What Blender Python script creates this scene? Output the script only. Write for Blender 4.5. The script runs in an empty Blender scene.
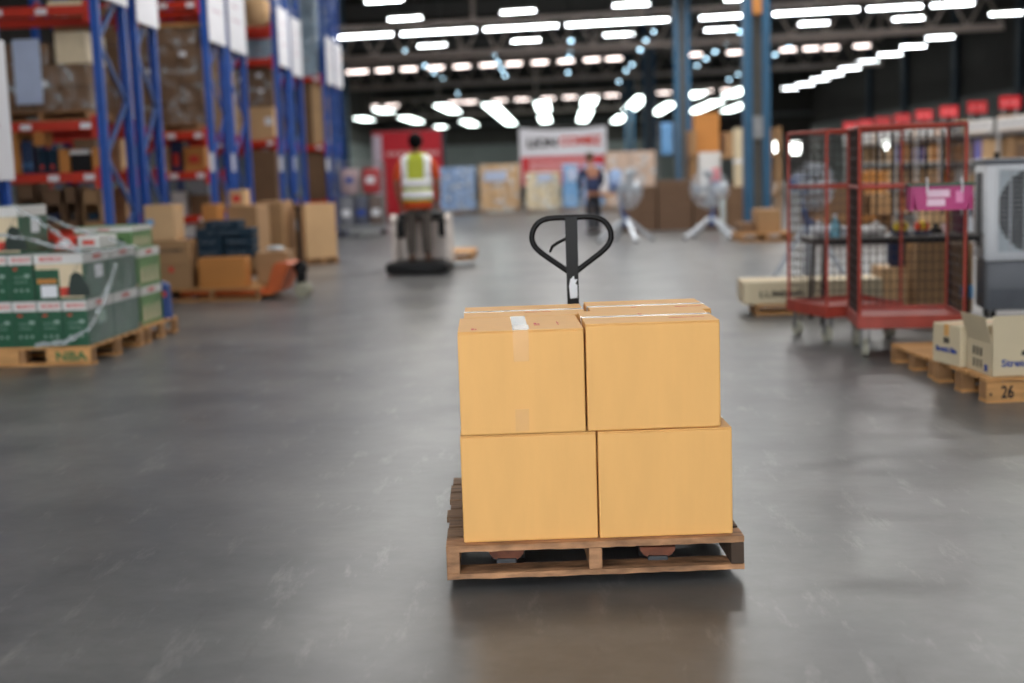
import bpy, bmesh, math, random
from mathutils import Vector, Matrix
random.seed(7)
C = bpy.context.scene.collection
PI = math.pi
# ------------------------------------------------------------------ camera
F = 1300.0; EYE = 1.4; ROLL = 0.032
PITCH = math.radians(7.45); YAW = math.radians(2.42)
fw = Vector((-math.sin(YAW)*math.cos(PITCH), math.cos(YAW)*math.cos(PITCH), -math.sin(PITCH)))
rt = Vector((math.cos(YAW), math.sin(YAW), 0))
upv = rt.cross(fw)
cx_ = rt*math.cos(ROLL) - upv*math.sin(ROLL)
cy_ = rt*math.sin(ROLL) + upv*math.cos(ROLL)
cam_d = bpy.data.cameras.new('camera'); cam = bpy.data.objects.new('camera', cam_d); C.objects.link(cam)
cam.matrix_world = Matrix(((cx_.x, cy_.x, -fw.x, 0), (cx_.y, cy_.y, -fw.y, 0), (cx_.z, cy_.z, -fw.z, EYE), (0, 0, 0, 1)))
cam_d.sensor_width = 36; cam_d.lens = 36*F/1024; cam_d.clip_end = 400; cam_d.clip_start = .05
cam_d.dof.use_dof = True; cam_d.dof.focus_distance = 4.75; cam_d.dof.aperture_fstop = 1.32
bpy.context.scene.camera = cam

def ray(px, py): return fw + cx_*((px-512)/F) - cy_*((py-341.5)/F)
def FZ(px, py, z=0.0):
    r = ray(px, py); t = (z-EYE)/r.z; return Vector((r.x*t, r.y*t, z))
def AY(px, py, Y):
    r = ray(px, py); t = Y/r.y; return Vector((r.x*t, Y, EYE+r.z*t))

# ------------------------------------------------------------------ materials
def lin(c):
    o = []
    for v in c[:3]:
        v /= 255.0; o.append(v/12.92 if v <= .04045 else ((v+.055)/1.055)**2.4)
    return (*o, 1)
MC = {}
def M(name, col=(128, 128, 128), rough=.6, metal=0, var=.12, scale=6, bump=0, bscale=40, coat=0, stretch=None, spec=.5):
    if name in MC: return MC[name]
    m = bpy.data.materials.new(name); m.use_nodes = True; nt = m.node_tree; n = nt.nodes; L = nt.links
    b = n['Principled BSDF']; b.inputs['Roughness'].default_value = rough; b.inputs['Metallic'].default_value = metal
    b.inputs['Specular IOR Level'].default_value = spec
    if coat: b.inputs['Coat Weight'].default_value = coat; b.inputs['Coat Roughness'].default_value = .15
    tc = n.new('ShaderNodeTexCoord'); mp = n.new('ShaderNodeMapping'); L.new(tc.outputs['Object'], mp.inputs['Vector'])
    if stretch: mp.inputs['Scale'].default_value = stretch
    no = n.new('ShaderNodeTexNoise'); no.inputs['Scale'].default_value = scale; no.inputs['Detail'].default_value = 5
    L.new(mp.outputs['Vector'], no.inputs['Vector'])
    cr = n.new('ShaderNodeValToRGB'); c = lin(col)
    cr.color_ramp.elements[0].position = .3; cr.color_ramp.elements[1].position = .7
    cr.color_ramp.elements[0].color = tuple(max(0, v*(1-var)) for v in c[:3])+(1,)
    cr.color_ramp.elements[1].color = tuple(min(1, v*(1+var)) for v in c[:3])+(1,)
    L.new(no.outputs['Fac'], cr.inputs['Fac']); L.new(cr.outputs['Color'], b.inputs['Base Color'])
    if bump:
        n2 = n.new('ShaderNodeTexNoise'); n2.inputs['Scale'].default_value = bscale; n2.inputs['Detail'].default_value = 4
        L.new(mp.outputs['Vector'], n2.inputs['Vector'])
        bp = n.new('ShaderNodeBump'); bp.inputs['Strength'].default_value = bump; bp.inputs['Distance'].default_value = .01
        L.new(n2.outputs['Fac'], bp.inputs['Height']); L.new(bp.outputs['Normal'], b.inputs['Normal'])
    MC[name] = m; return m
def emit(name, col, s):
    if name in MC: return MC[name]
    m = bpy.data.materials.new(name); m.use_nodes = True; nt = m.node_tree; nt.nodes.clear()
    o = nt.nodes.new('ShaderNodeOutputMaterial'); e = nt.nodes.new('ShaderNodeEmission')
    e.inputs['Color'].default_value = lin(col); e.inputs['Strength'].default_value = s
    nt.links.new(e.outputs[0], o.inputs[0]); MC[name] = m; return m
def film_mat(name, col, alpha, rough=.12, lo=.3):
    if name in MC: return MC[name]
    m = bpy.data.materials.new(name); m.use_nodes = True; nt = m.node_tree; n = nt.nodes; L = nt.links
    b = n['Principled BSDF']; b.inputs['Base Color'].default_value = lin(col); b.inputs['Roughness'].default_value = rough
    no = n.new('ShaderNodeTexNoise'); no.inputs['Scale'].default_value = 5; no.inputs['Detail'].default_value = 6
    mr = n.new('ShaderNodeMapRange'); mr.inputs[1].default_value = lo; mr.inputs[2].default_value = .72
    mr.inputs[3].default_value = alpha*(.4 if lo < .4 else .05); mr.inputs[4].default_value = min(1, alpha*1.7)
    tc = n.new('ShaderNodeTexCoord'); L.new(tc.outputs['Object'], no.inputs['Vector'])
    L.new(no.outputs['Fac'], mr.inputs[0]); L.new(mr.outputs[0], b.inputs['Alpha'])
    bp = n.new('ShaderNodeBump'); bp.inputs['Strength'].default_value = .5; L.new(no.outputs['Fac'], bp.inputs['Height']); L.new(bp.outputs['Normal'], b.inputs['Normal'])
    MC[name] = m; return m

def floor_mat():
    m = bpy.data.materials.new('polished_concrete'); m.use_nodes = True; nt = m.node_tree; n = nt.nodes; L = nt.links
    b = n['Principled BSDF']; tc = n.new('ShaderNodeTexCoord')
    def noise(scale, detail, stretch=None, rot=0, rough=.55):
        mp = n.new('ShaderNodeMapping'); L.new(tc.outputs['Object'], mp.inputs['Vector'])
        if stretch: mp.inputs['Scale'].default_value = stretch
        mp.inputs['Rotation'].default_value = (0, 0, rot)
        t = n.new('ShaderNodeTexNoise'); t.inputs['Scale'].default_value = scale; t.inputs['Detail'].default_value = detail; t.inputs['Roughness'].default_value = rough
        L.new(mp.outputs['Vector'], t.inputs['Vector']); return t.outputs['Fac']
    def ramp(f, p0, p1, c0, c1):
        r = n.new('ShaderNodeValToRGB'); r.color_ramp.elements[0].position = p0; r.color_ramp.elements[1].position = p1
        r.color_ramp.elements[0].color = c0; r.color_ramp.elements[1].color = c1; L.new(f, r.inputs['Fac']); return r.outputs['Color']
    def mix(f, a, c, fac=None, mode='MIX'):
        x = n.new('ShaderNodeMix'); x.data_type = 'RGBA'; x.blend_type = mode
        if f is None: x.inputs[0].default_value = fac
        else: L.new(f, x.inputs[0])
        L.new(a, x.inputs[6]); L.new(c, x.inputs[7]); return x.outputs[2]
    base = ramp(noise(1.0, 8), .36, .66, lin((76, 77, 79)), lin((106, 106, 105)))
    fine = ramp(noise(9, 8, (1, 1.4, 1), .35, .7), .3, .7, (.84, .84, .84, 1), (1.12, 1.12, 1.12, 1))
    c = mix(None, base, fine, 1.0, 'MULTIPLY')
    scuff = ramp(noise(1.9, 12, (4.2, 1, 1), .85, .72), .56, .7, (0, 0, 0, 1), (.32, .32, .32, 1))
    wh = n.new('ShaderNodeRGB'); wh.outputs[0].default_value = lin((168, 166, 162))
    c = mix(scuff, c, wh.outputs[0])
    dk = ramp(noise(2.4, 12, (4.5, 1, 1), -.6, .72), .6, .7, (0, 0, 0, 1), (.42, .42, .42, 1))
    bl = n.new('ShaderNodeRGB'); bl.outputs[0].default_value = lin((62, 60, 58)); c = mix(dk, c, bl.outputs[0])
    L.new(c, b.inputs['Base Color'])
    rr = n.new('ShaderNodeMapRange'); rr.inputs[3].default_value = .25; rr.inputs[4].default_value = .4
    L.new(noise(1.6, 7), rr.inputs[0]); L.new(rr.outputs[0], b.inputs['Roughness'])
    bp = n.new('ShaderNodeBump'); bp.inputs['Strength'].default_value = .025; L.new(noise(30, 5), bp.inputs['Height']); L.new(bp.outputs['Normal'], b.inputs['Normal'])
    b.inputs['Specular IOR Level'].default_value = .5
    return m

# ------------------------------------------------------------------ mesh helpers
class MB:
    def __init__(s): s.b = bmesh.new()
    def box(s, x0, x1, y0, y1, z0, z1, bev=0, rot=None, piv=None):
        r = bmesh.ops.create_cube(s.b, size=1); v = r['verts']
        for q in v: q.co = Vector((x0+(q.co.x+.5)*(x1-x0), y0+(q.co.y+.5)*(y1-y0), z0+(q.co.z+.5)*(z1-z0)))
        if bev:
            e = list({e for q in v for e in q.link_edges})
            res = bmesh.ops.bevel(s.b, geom=e, offset=bev, segments=2, affect='EDGES', profile=.5)
            v = list({q for f in res['faces'] for q in f.verts} | {q for q in v if q.is_valid})
        if rot is not None:
            p = Vector(piv) if piv else Vector(((x0+x1)/2, (y0+y1)/2, (z0+z1)/2))
            bmesh.ops.rotate(s.b, verts=v, cent=p, matrix=rot)
        return s
    def tube(s, pts, r, n=8, closed=False, cap=True, flat=1.0):
        pts = [Vector(p) for p in pts]; rs = r if isinstance(r, (list, tuple)) else [r]*len(pts)
        rings = []; k = len(pts); ref = None
        for i, p in enumerate(pts):
            a = pts[i-1] if (i > 0 or closed) else p; c = pts[(i+1) % k] if (i < k-1 or closed) else p
            t = (c-a).normalized()
            if ref is None: ref = Vector((0, 0, 1)) if abs(t.z) < .9 else Vector((1, 0, 0))
            u = (ref - t*ref.dot(t))
            if u.length < 1e-4: u = t.orthogonal()
            u.normalize(); ref = u; w = t.cross(u)
            rings.append([s.b.verts.new(p + (u*math.cos(2*PI*j/n)+w*math.sin(2*PI*j/n)*flat)*rs[i]) for j in range(n)])
        for i in range(k if closed else k-1):
            A, B = rings[i], rings[(i+1) % k]
            for j in range(n):
                try: s.b.faces.new((A[j], A[(j+1) % n], B[(j+1) % n], B[j]))
                except ValueError: pass
        if cap and not closed:
            s.b.faces.new(rings[0][::-1]); s.b.faces.new(rings[-1])
        return s
    def bar(s, p, q, w, h=None):
        h = h or w; p = Vector(p); q = Vector(q); t = (q-p); l = t.length; t.normalize()
        u = Vector((0, 0, 1)).cross(t)
        if u.length < 1e-3: u = Vector((1, 0, 0))
        u.normalize(); k = t.cross(u)
        vs = [s.b.verts.new(o+u*a*w/2+k*c*h/2) for o in (p, q) for a, c in ((-1, -1), (1, -1), (1, 1), (-1, 1))]
        for f in ((3, 2, 1, 0), (4, 5, 6, 7), (0, 1, 5, 4), (1, 2, 6, 5), (2, 3, 7, 6), (3, 0, 4, 7)): s.b.faces.new([vs[i] for i in f])
        return s
    def prism(s, pts, axis, a, b_):
        def mk(p, t): return Vector({'x': (t, p[0], p[1]), 'y': (p[0], t, p[1]), 'z': (p[0], p[1], t)}[axis])
        A = [s.b.verts.new(mk(p, a)) for p in pts]; B = [s.b.verts.new(mk(p, b_)) for p in pts]; n = len(pts)
        s.b.faces.new(A[::-1]); s.b.faces.new(B)
        for i in range(n): s.b.faces.new((A[i], A[(i+1) % n], B[(i+1) % n], B[i]))
        return s
    def lathe(s, prof, cen=(0, 0, 0), n=24, mat=None):
        cen = Vector(cen); rings = []
        for r, z in prof:
            ring = []
            for j in range(n):
                v = Vector((r*math.cos(2*PI*j/n), r*math.sin(2*PI*j/n), z))
                if mat is not None: v = mat @ v
                ring.append(s.b.verts.new(cen+v))
            rings.append(ring)
        for A, B in zip(rings, rings[1:]):
            for j in range(n): s.b.faces.new((A[j], A[(j+1) % n], B[(j+1) % n], B[j]))
        s.b.faces.new(rings[0][::-1]); s.b.faces.new(rings[-1])
        return s
    def ball(s, c, rx, ry=None, rz=None, sub=2):
        r = bmesh.ops.create_icosphere(s.b, subdivisions=sub, radius=1)
        for v in r['verts']: v.co = Vector((c[0]+v.co.x*rx, c[1]+v.co.y*(ry or rx), c[2]+v.co.z*(rz or rx)))
        return s
    def build(s, name, mat, parent=None, smooth=False):
        bmesh.ops.recalc_face_normals(s.b, faces=s.b.faces)
        me = bpy.data.meshes.new(name); s.b.to_mesh(me); s.b.free()
        if smooth:
            for p in me.polygons: p.use_smooth = True
            try: me.set_sharp_from_angle(angle=math.radians(40))
            except Exception: pass
        me.materials.append(mat); o = bpy.data.objects.new(name, me); C.objects.link(o)
        if parent: o.parent = parent
        return o
def B(*a, **k): return MB().box(*a, **k)
def tag(o, label, cat, group=None):
    o['label'] = label; o['category'] = cat
    if group: o['group'] = group
    return o
def thing(name, label, cat, loc=(0, 0, 0), rz=0, group=None):
    o = bpy.data.objects.new(name, None); C.objects.link(o); o.location = loc; o.rotation_euler = (0, 0, rz)
    o.empty_display_size = .1
    return tag(o, label, cat, group)
def struct(o): o['kind'] = 'structure'; return o
def text(name, s, size, mat, parent, loc, rot=(PI/2, 0, 0), ext=.002, align='CENTER', sx=1, bold=.02):
    cu = bpy.data.curves.new(name, 'FONT'); cu.body = s; cu.size = size; cu.extrude = ext; cu.offset = bold*size; cu.align_x = align; cu.align_y = 'CENTER'
    o = bpy.data.objects.new(name, cu); C.objects.link(o)
    bpy.context.view_layer.update()
    me = bpy.data.meshes.new_from_object(o.evaluated_get(bpy.context.evaluated_depsgraph_get())); bpy.data.objects.remove(o)
    me.materials.clear(); me.materials.append(mat)
    o = bpy.data.objects.new(name, me); C.objects.link(o); o.parent = parent; o.location = loc; o.rotation_euler = rot; o.scale = (sx, 1, 1)
    return o
def dup(root, loc, rz, label, group=None):
    r = root.copy(); C.objects.link(r); r.location = loc; r.rotation_euler = (0, 0, rz); r['label'] = label
    if group: r['group'] = group
    for ch in list(root.children):
        c = ch.copy(); C.objects.link(c); c.parent = r
        for g in list(ch.children):
            d = g.copy(); C.objects.link(d); d.parent = c
    return r
ORD = ['first', 'second', 'third', 'fourth', 'fifth', 'sixth', 'seventh', 'eighth', 'ninth', 'tenth', 'eleventh', 'twelfth', 'thirteenth', 'fourteenth', 'fifteenth', 'sixteenth', 'seventeenth', 'eighteenth', 'nineteenth', 'twentieth', 'twenty-first', 'twenty-second']

# palette
FGBOX = M('orange_kraft_card', (230, 175, 102), .62, var=.03, scale=3, bump=.05, bscale=60, stretch=(6, 6, 1))
KRAFT = M('kraft_card', (158, 122, 84), .7, var=.08, scale=3)
KRAFT2 = M('pale_kraft_card', (196, 160, 118), .7, var=.07, scale=3)
KRAFT3 = M('dark_kraft_card', (112, 84, 60), .75, var=.1, scale=3)
ORKRAFT = M('amber_kraft_card', (188, 124, 58), .65, var=.06, scale=3)
CREAM = M('cream_card', (212, 196, 164), .65, var=.05, scale=3)
WHITECARD = M('white_card', (214, 212, 210), .6, var=.04)
WOOD = M('pallet_wood', (150, 112, 74), .8, var=.28, scale=5, bump=.3, bscale=25, stretch=(1, 9, 9))
WOODX = M('pallet_wood_end', (160, 118, 78), .8, var=.3, scale=6, bump=.3, bscale=25)
WOODP = M('pale_pallet_wood', (196, 146, 92), .8, var=.2, scale=5, bump=.2, bscale=25, stretch=(1, 7, 7))
BLACKM = M('black_steel', (11, 10, 12), .42, 0, var=.25, scale=12, spec=.22)
BLACKP = M('black_plastic', (20, 20, 22), .5, var=.1, spec=.25)
RUBBER = M('dark_rubber', (34, 33, 33), .8)
BLUE = M('rack_blue_steel', (22, 78, 164), .42, var=.12, scale=4)
RED = M('rack_red_steel', (192, 44, 18), .45, var=.1, scale=4)
REDC = M('cage_red_steel', (164, 62, 48), .5, var=.2, scale=6)
ORANGE = M('jack_orange_steel', (196, 92, 38), .5, var=.15)
GALV = M('galvanised_steel', (140, 142, 144), .45, .5, var=.1)
GREYP = M('grey_plastic', (120, 122, 126), .5, var=.06)
WHITEP = M('white_plastic', (222, 224, 228), .45, var=.03)
PAPER = M('white_paper', (226, 228, 234), .6, var=.03)
SIGNW = M('white_sign_board', (222, 222, 230), .4, var=.03)
TAPE = M('clear_tape', (222, 168, 100), .3, var=.05, scale=10, coat=.15)
TAPEGLARE = M('tape_white_glare', (236, 230, 222), .15, var=.04, coat=.6)  # lid tape, its white glare put into the colour
REDINK = M('red_ink', (204, 60, 44), .6, var=.05)
BLUEINK = M('blue_ink', (34, 66, 150), .6, var=.05)
BLACKINK = M('black_ink', (34, 32, 32), .6, var=.05)
GREEN = M('green_printed_card', (24, 82, 56), .35, var=.12, scale=8, coat=.3)
LGREEN = M('light_green_printed_card', (98, 138, 84), .4, var=.25, scale=9)
GREENINK = M('green_ink', (52, 110, 62), .6)
BEIGEP = M('beige_printed_card', (214, 196, 164), .45, var=.06)
STEELBLUE = M('column_blue_paint', (36, 84, 116), .5, var=.12, scale=2)
CONC = M('grey_brown_concrete', (92, 88, 82), .8, var=.12)
TEAL = M('dark_teal_plastic', (14, 42, 60), .55, var=.15, spec=.25)
NAVY = M('navy_cloth', (32, 44, 78), .85, var=.15)
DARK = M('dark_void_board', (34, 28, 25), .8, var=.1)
PINK = M('pink_plastic', (182, 38, 116), .4, var=.08)
LILAC = M('lilac_card', (120, 116, 186), .6)
SKYB = M('sky_blue_plastic', (96, 150, 200), .35, var=.15, coat=.3)
SKIN = M('skin', (150, 100, 76), .55, var=.05)
HAIR = M('black_hair', (9, 8, 8), .7, var=.2, spec=.1)
FILM = film_mat('stretch_film_clear', (225, 232, 236), .34, .12, .5)  # patchy white opacity puts crinkle highlights into the film
FILMT = film_mat('stretch_film_twisted', (206, 214, 218), .36, .2)

# ------------------------------------------------------------------ setting
YN, YF, XL, XR = -7.0, 106.0, -14.0, 20.0
struct(B(XL, XR, YN, YF, -.2, 0).build('floor', floor_mat()))
RDARK = M('dark_roof_sheet', (58, 54, 52), .8, var=.15, scale=2)
WDARK = M('dark_wall_sheet', (62, 57, 53), .8, var=.2, scale=1.5, stretch=(3, 3, .3))
WGREY = M('grey_wall_cladding', (112, 114, 112), .8, var=.08, scale=1)
bm = MB(); bm.box(XL, XR, YN, YF, 9.4, 9.6)
for i in range(0, 14): bm.box(XL, XR, YN+i*8.4, YN+i*8.4+.18, 9.15, 9.4)
struct(bm.build('ceiling', RDARK))
def wallx(nm, x, sgn):
    bm = MB(); bm.box(x, x+sgn*.3, YN, YF, 0, 9.4)
    for i in range(int((YF-YN)/.6)): bm.box(x-sgn*.03, x, YN+i*.6, YN+i*.6+.3, 4.4, 9.4)
    struct(bm.build(nm, WDARK))
bm = MB(); bm.box(XL, -8.5, YN-.3, YN, 0, 9.4); bm.box(3.6, XR, YN-.3, YN, 0, 9.4); bm.box(-8.5, 3.6, YN-.3, YN, 6.2, 9.4); struct(bm.build('wall_front', WDARK))  # unseen end wall, door opening narrowed and shifted to shape the daylight
bm = MB(); bm.box(-8.7, -8.5, YN-.35, YN+.05, 0, 6.2); bm.box(3.6, 3.8, YN-.35, YN+.05, 0, 6.2); bm.box(-8.7, 3.8, YN-.35, YN+.05, 6.2, 6.4); struct(bm.build('trim_5', STEELBLUE))
wallx('wall_left', XL, -1); wallx('wall_right', XR, 1)
struct(B(XL, XR, YF, YF+.3, 0, 9.4).build('wall_back', WDARK))
struct(B(XR-.12, XR, YN, YF, 0, 4.3, bev=.02).build('trim_1', WGREY))
struct(B(XL, XR, YF-.12, YF, 0, 3.6, bev=.02).build('trim_2', WGREY))
struct(B(XL, XR, YF-.2, YF-.121, 5.1, 5.4, bev=.02).build('trim_3', WGREY))
struct(B(XL, XL+.12, YN, YF, 0, 3.6, bev=.02).build('trim_4', WGREY))
# lit windows far away on the back wall; right wall bright spots built as panes
GLOWW = emit('daylight_pane', (240, 246, 240), 14)
wn = 0
def window(cx, cy, cz, w, h, side):
    global wn; wn += 1
    fr = bpy.data.objects.new('window_%d' % wn, None); C.objects.link(fr); fr.location = (cx, cy, cz); fr['kind'] = 'structure'
    if side == 'x': fr.rotation_euler = (0, 0, -PI/2)
    bm = MB()
    for a in (-w/2-.04, w/2): bm.box(a, a+.04, -.05, .02, -h/2-.04, h/2+.04)
    for a in (-h/2-.04, h/2): bm.box(-w/2, w/2, -.05, .02, a, a+.04)
    bm.build('window_frame', GALV, fr); B(-w/2, w/2, -.01, .01, -h/2, h/2).build('pane', GLOWW, fr)
for px, py, w, h in ((777, 147, .45, .75), (795.5, 148, .65, .85)):
    p = AY(px, py, YF-.15); window(p.x, p.y, p.z, w, h, 'y')
for px, py, w, h in ((885, 143, 1.8, .7), (979, 132.5, .35, .42), (992.5, 127.5, .35, .3)):
    r = ray(px, py); t = (XR-.15)/r.x; window(XR-.15, r.y*t, EYE+r.z*t, w, h, 'x')
# blue steel columns
def column(x, y, n):
    o = bpy.data.objects.new('column', None); C.objects.link(o); o.location = (x, y, 0); o['kind'] = 'structure'
    B(-.26, -.1, -.22, .22, 0, 9.38, bev=.012).build('flange', STEELBLUE, o); B(.1, .26, -.22, .22, 0, 9.38, bev=.012).build('flange', STEELBLUE, o)
    B(-.1, .1, -.1, .1, 0, 9.38).build('web', CONC, o); B(-.34, .34, -.3, .3, 0, .03).build('base_plate', STEELBLUE, o)
    if n == 0: B(-.09, .09, -.24, -.101, 4.35, 4.7, bev=.02).build('bracket', ORKRAFT, o); B(-.1, .1, -.236, -.221, 1.9, 2.35).build('sign_plate', GALV, o)
for i, y in enumerate((27, 44, 60.5, 78)): column(3.98 if i == 0 else 4.05, y, i)
column(-9.0, 54, 9)
# dark blue wall columns on the right wall
WCOL = M('wall_column_paint', (26, 46, 62), .6)
for px in (1005, 944, 896, 862):
    y = (XR-.3)/((px-562)/1300); b = B(XR-.32, XR-.121, y-.35, y+.35, 0, 9.38, bev=.02).build('column', WCOL); struct(b)
# roof trusses
TRUSS = M('truss_steel', (204, 188, 178), .6, var=.12)
TRS = [((327, 38), (977, 3.2), 6.98, 0), ((343, 72.5), (862, 46), 6.98, 0), ((353, 107.5), (728, 90), 6.5, -.48)]
for pa, pb, zl, dz in TRS:
    Pa, Pb = FZ(*pa, zl), FZ(*pb, zl); ang = math.atan2(Pb.y-Pa.y, Pb.x-Pa.x)
    tr_ = bpy.data.objects.new('roof_truss', None); C.objects.link(tr_); tr_['kind'] = 'structure'; tr_.location = (Pa.x-.6, Pa.y+.17+.6*.2, dz); tr_.rotation_euler = (0, 0, ang); Lt = (Pb-Pa).length+1.6
    B(0, Lt, -.12, .12, 6.0, 6.22).build('chord', TRUSS, tr_); B(0, Lt, -.1, .1, 7.25, 7.42).build('chord', TRUSS, tr_)
    bm = MB(); n_ = int(Lt/1.22)
    for i in range(n_):
        x = i*Lt/n_; h_2 = Lt/n_/2; bm.bar((x, 0, 6.15), (x+h_2, 0, 7.3), .07).bar((x+h_2, 0, 7.3), (x+2*h_2, 0, 6.15), .07)
    bm.build('lattice', TRUSS, tr_)
    bm = MB()
    for x in (.1, Lt*.25, Lt*.5, Lt*.75, Lt-.1): bm.box(x-.07, x+.07, -.07, .07, 7.4, 9.15-dz)
    bm.build('hanger', TRUSS, tr_)
# ------------------------------------------------------------------ lights
LAMP = emit('lamp_tube_white', (246, 252, 255), 18)
LAMPD = emit('lamp_tube_warm', (255, 236, 228), 6)
LAMPS = emit('small_lamp_blue_white', (186, 224, 246), 9)
PANEL = emit('light_panel_greenish_white', (240, 255, 250), 9)
tube0 = None
def tube_lamp(x, y, z, label, group):
    global tube0
    if tube0 is None:
        t = thing('ceiling_tube_lamp', label, 'ceiling lamp', (x, y, z), -.2, group)
        MB().prism([(-.11, 0), (.11, 0), (.06, .09), (-.06, .09)], 'x', -.62, .62).build('housing', WHITEP, t)
        bm = MB()
        for s in (-.05, .05): bm.tube([(-.6, s, -.02), (.6, s, -.02)], .028, 8)
        bm.build('tube', LAMP, t)
        MB().bar((-.4, 0, .08), (-.4, 0, 9.15-7.0), .015).bar((.4, 0, .08), (.4, 0, 9.15-7.0), .015).build('hanger', GALV, t)
        tube0 = t; return t
    return dup(tube0, (x, y, z), -.2, label, group)
rowsL = [('leftmost', [(384, 0), (405, 18), (432, 45)]), ('second from left', [(518, 11), (526, 40)]), ('third from left', [(631, 4), (619, 34)]),
         ('fourth from left', [(743, -2), (720, 29)]), ('fifth from left', [(813, 23)]), ('sixth from left', [(909, 18)])]
for nm, L_ in rowsL:
    for i, p in enumerate(L_):
        w = FZ(p[0], p[1], 7.0)
        tube_lamp(w.x, w.y, 7.0, ('white tube lamp hanging in the %s row, %s from the near end' % (nm, ORD[i]) if len(L_) > 1 else 'white tube lamp hanging alone in view in the %s row' % nm), 'tube lamps hanging under the roof')
RR = [(1006, 13), (940, 37), (913, 46), (890, 54), (867, 61), (850, 68), (833, 74), (820, 79), (805, 84), (790, 88), (777, 93)]
for i, p in enumerate(RR):
    w = FZ(p[0], p[1], 7.0)
    tube_lamp(w.x, w.y, 7.0, 'tube lamp in the row along the dark right wall, %s from the near end' % ORD[i], 'tube lamps along the right wall')
small0 = None
rowsS = [('leftmost', [(425, 65), (434, 72), (442, 78), (448, 84), (458, 93), (406, 50)]), ('second', [(495, 54), (498, 62), (502, 69), (505, 75), (508, 81)]),
         ('third', [(571, 40), (570, 50), (569, 57), (568, 72), (567, 78)]), ('fourth', [(653, 31), (646, 40), (640, 49), (632, 64), (626, 70), (622, 76), (619, 81)]),
         ('fifth', [(740, 31), (727, 42), (715, 51), (706, 58), (697, 65), (689, 71)]), ('sixth', [(806, 37), (789, 47), (775, 54)]), ('narrow', [(738, 74), (729, 79)]), ('far left', [(341, 95), (337, 113), (346, 113)])]
for nm, L_ in rowsS:
    L_ = sorted(L_, key=lambda p: p[1])
    for i, p in enumerate(L_):
        w = FZ(p[0], p[1], 7.0) if nm != 'far left' else AY(p[0], p[1], 60)
        lb = 'small bluish lamp, %s from the near end of the %s line' % (ORD[i], nm)
        if small0 is None:
            t = thing('pendant_lamp', lb, 'ceiling lamp', w, 0, 'small bluish hanging lamps')
            MB().lathe([(.03, .3), (.08, .26), (.15, .05), (.17, 0), (.15, -.0)], n=16).build('lamp_shade', GALV, t, True)
            MB().ball((0, 0, -.03), .09, .09, .06).build('bulb', LAMPS, t, True)
            MB().bar((0, 0, .28), (0, 0, 2.15), .02).build('cord', BLACKP, t); small0 = t
        else: dup(small0, w, 0, lb)
# line lamps on the trusses
def line_lamp(p, q, label, group, mat, hh):
    l = (q-p).length; t = thing('ceiling_line_lamp', label, 'ceiling lamp', (p+q)/2, math.atan2(q.y-p.y, q.x-p.x), group)
    B(-l/2, l/2, -.02, .04, -hh/2-.03, hh/2+.03, bev=.01).build('housing', WHITEP, t)
    B(-l/2+.02, l/2-.02, -.05, -.021, -hh/2, hh/2, bev=.01).build('diffuser', mat, t)
segs = [(327, 396), (398, 479), (481, 561), (563, 672), (697, 748), (770, 862), (864, 925), (928, 977)]
def strip_y(k, x):
    pa, pb = TRS[k][0], TRS[k][1]; return pa[1]+(pb[1]-pa[1])*(x-pa[0])/(pb[0]-pa[0])
for i, (a, b_) in enumerate(segs):
    line_lamp(FZ(a+3, strip_y(0, a), 6.98), FZ(b_-3, strip_y(0, b_), 6.98), 'glaring white line of tubes on the nearest roof truss, %s length from the left' % ORD[i], 'line lamps on the nearest truss', LAMP, .06)
xs = [343, 360, 384, 409, 436, 462, 488, 514, 540, 566, 592, 614, 694, 735, 788, 811, 831, 862]
for i, x in enumerate(xs):
    line_lamp(FZ(x-8, strip_y(1, x-8), 6.98), FZ(x+8, strip_y(1, x+8), 6.98), 'dim pinkish tube lamp on the second roof truss, %s from the left' % ORD[i], 'line lamps on the second truss', LAMPD, .1)
xs = [353, 372, 392, 455, 470, 500, 522, 548, 570, 592, 612, 664, 681, 706, 728]
for i, x in enumerate(xs):
    line_lamp(FZ(x-7, strip_y(2, x-7), 6.5), FZ(x+7, strip_y(2, x+7), 6.5), 'faint pinkish tube lamp on the farthest roof truss, %s from the left' % ORD[i], 'line lamps on the farthest truss', LAMPD, .08)
# long light panels hung low in the rear of the hall
pan = [(352, 118, 376, 120), (381, 109, 386, 112), (402, 117, 420, 122), (435, 105, 460, 112), (457, 121, 481, 125), (487, 104, 513, 124), (543, 102, 543, 111), (545, 116, 545, 122),
       (590, 98, 588, 105), (586, 110, 583, 121), (620, 116, 618, 122), (641, 96, 631, 110), (672, 103, 655, 114), (700, 92, 690, 97), (718, 101, 693, 112), (745, 88, 730, 96), (744, 103, 731, 111), (755, 100, 750, 104), (443, 126, 437, 127)]
pan.sort()
for i, (a, ya, b_, yb) in enumerate(pan):
    p = FZ(a, ya, 5.0); q = FZ(b_, yb, 5.0)
    if p.y > q.y: p, q = q, p
    if q.y > YF-1: q.y = YF-1; p.y = min(p.y, q.y-4)
    l = max(3.0, q.y-p.y)
    t = thing('ceiling_light_panel', 'glowing white light panel hung low at the rear of the hall, %s from the left' % ORD[i], 'ceiling lamp', ((p.x+q.x)/2, p.y, 5.0), 0, 'low light panels at the rear')
    B(-.42, .42, 0, l, 0, .08, bev=.02).build('housing', WHITEP, t); B(-.38, .38, .03, l-.03, -.03, -.001).build('diffuser', PANEL, t)
    MB().bar((-.3, .3, .08), (-.3, .3, 4.15), .02).bar((.3, l-.3, .08), (.3, l-.3, 4.15), .02).build('hanger', GALV, t)
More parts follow.
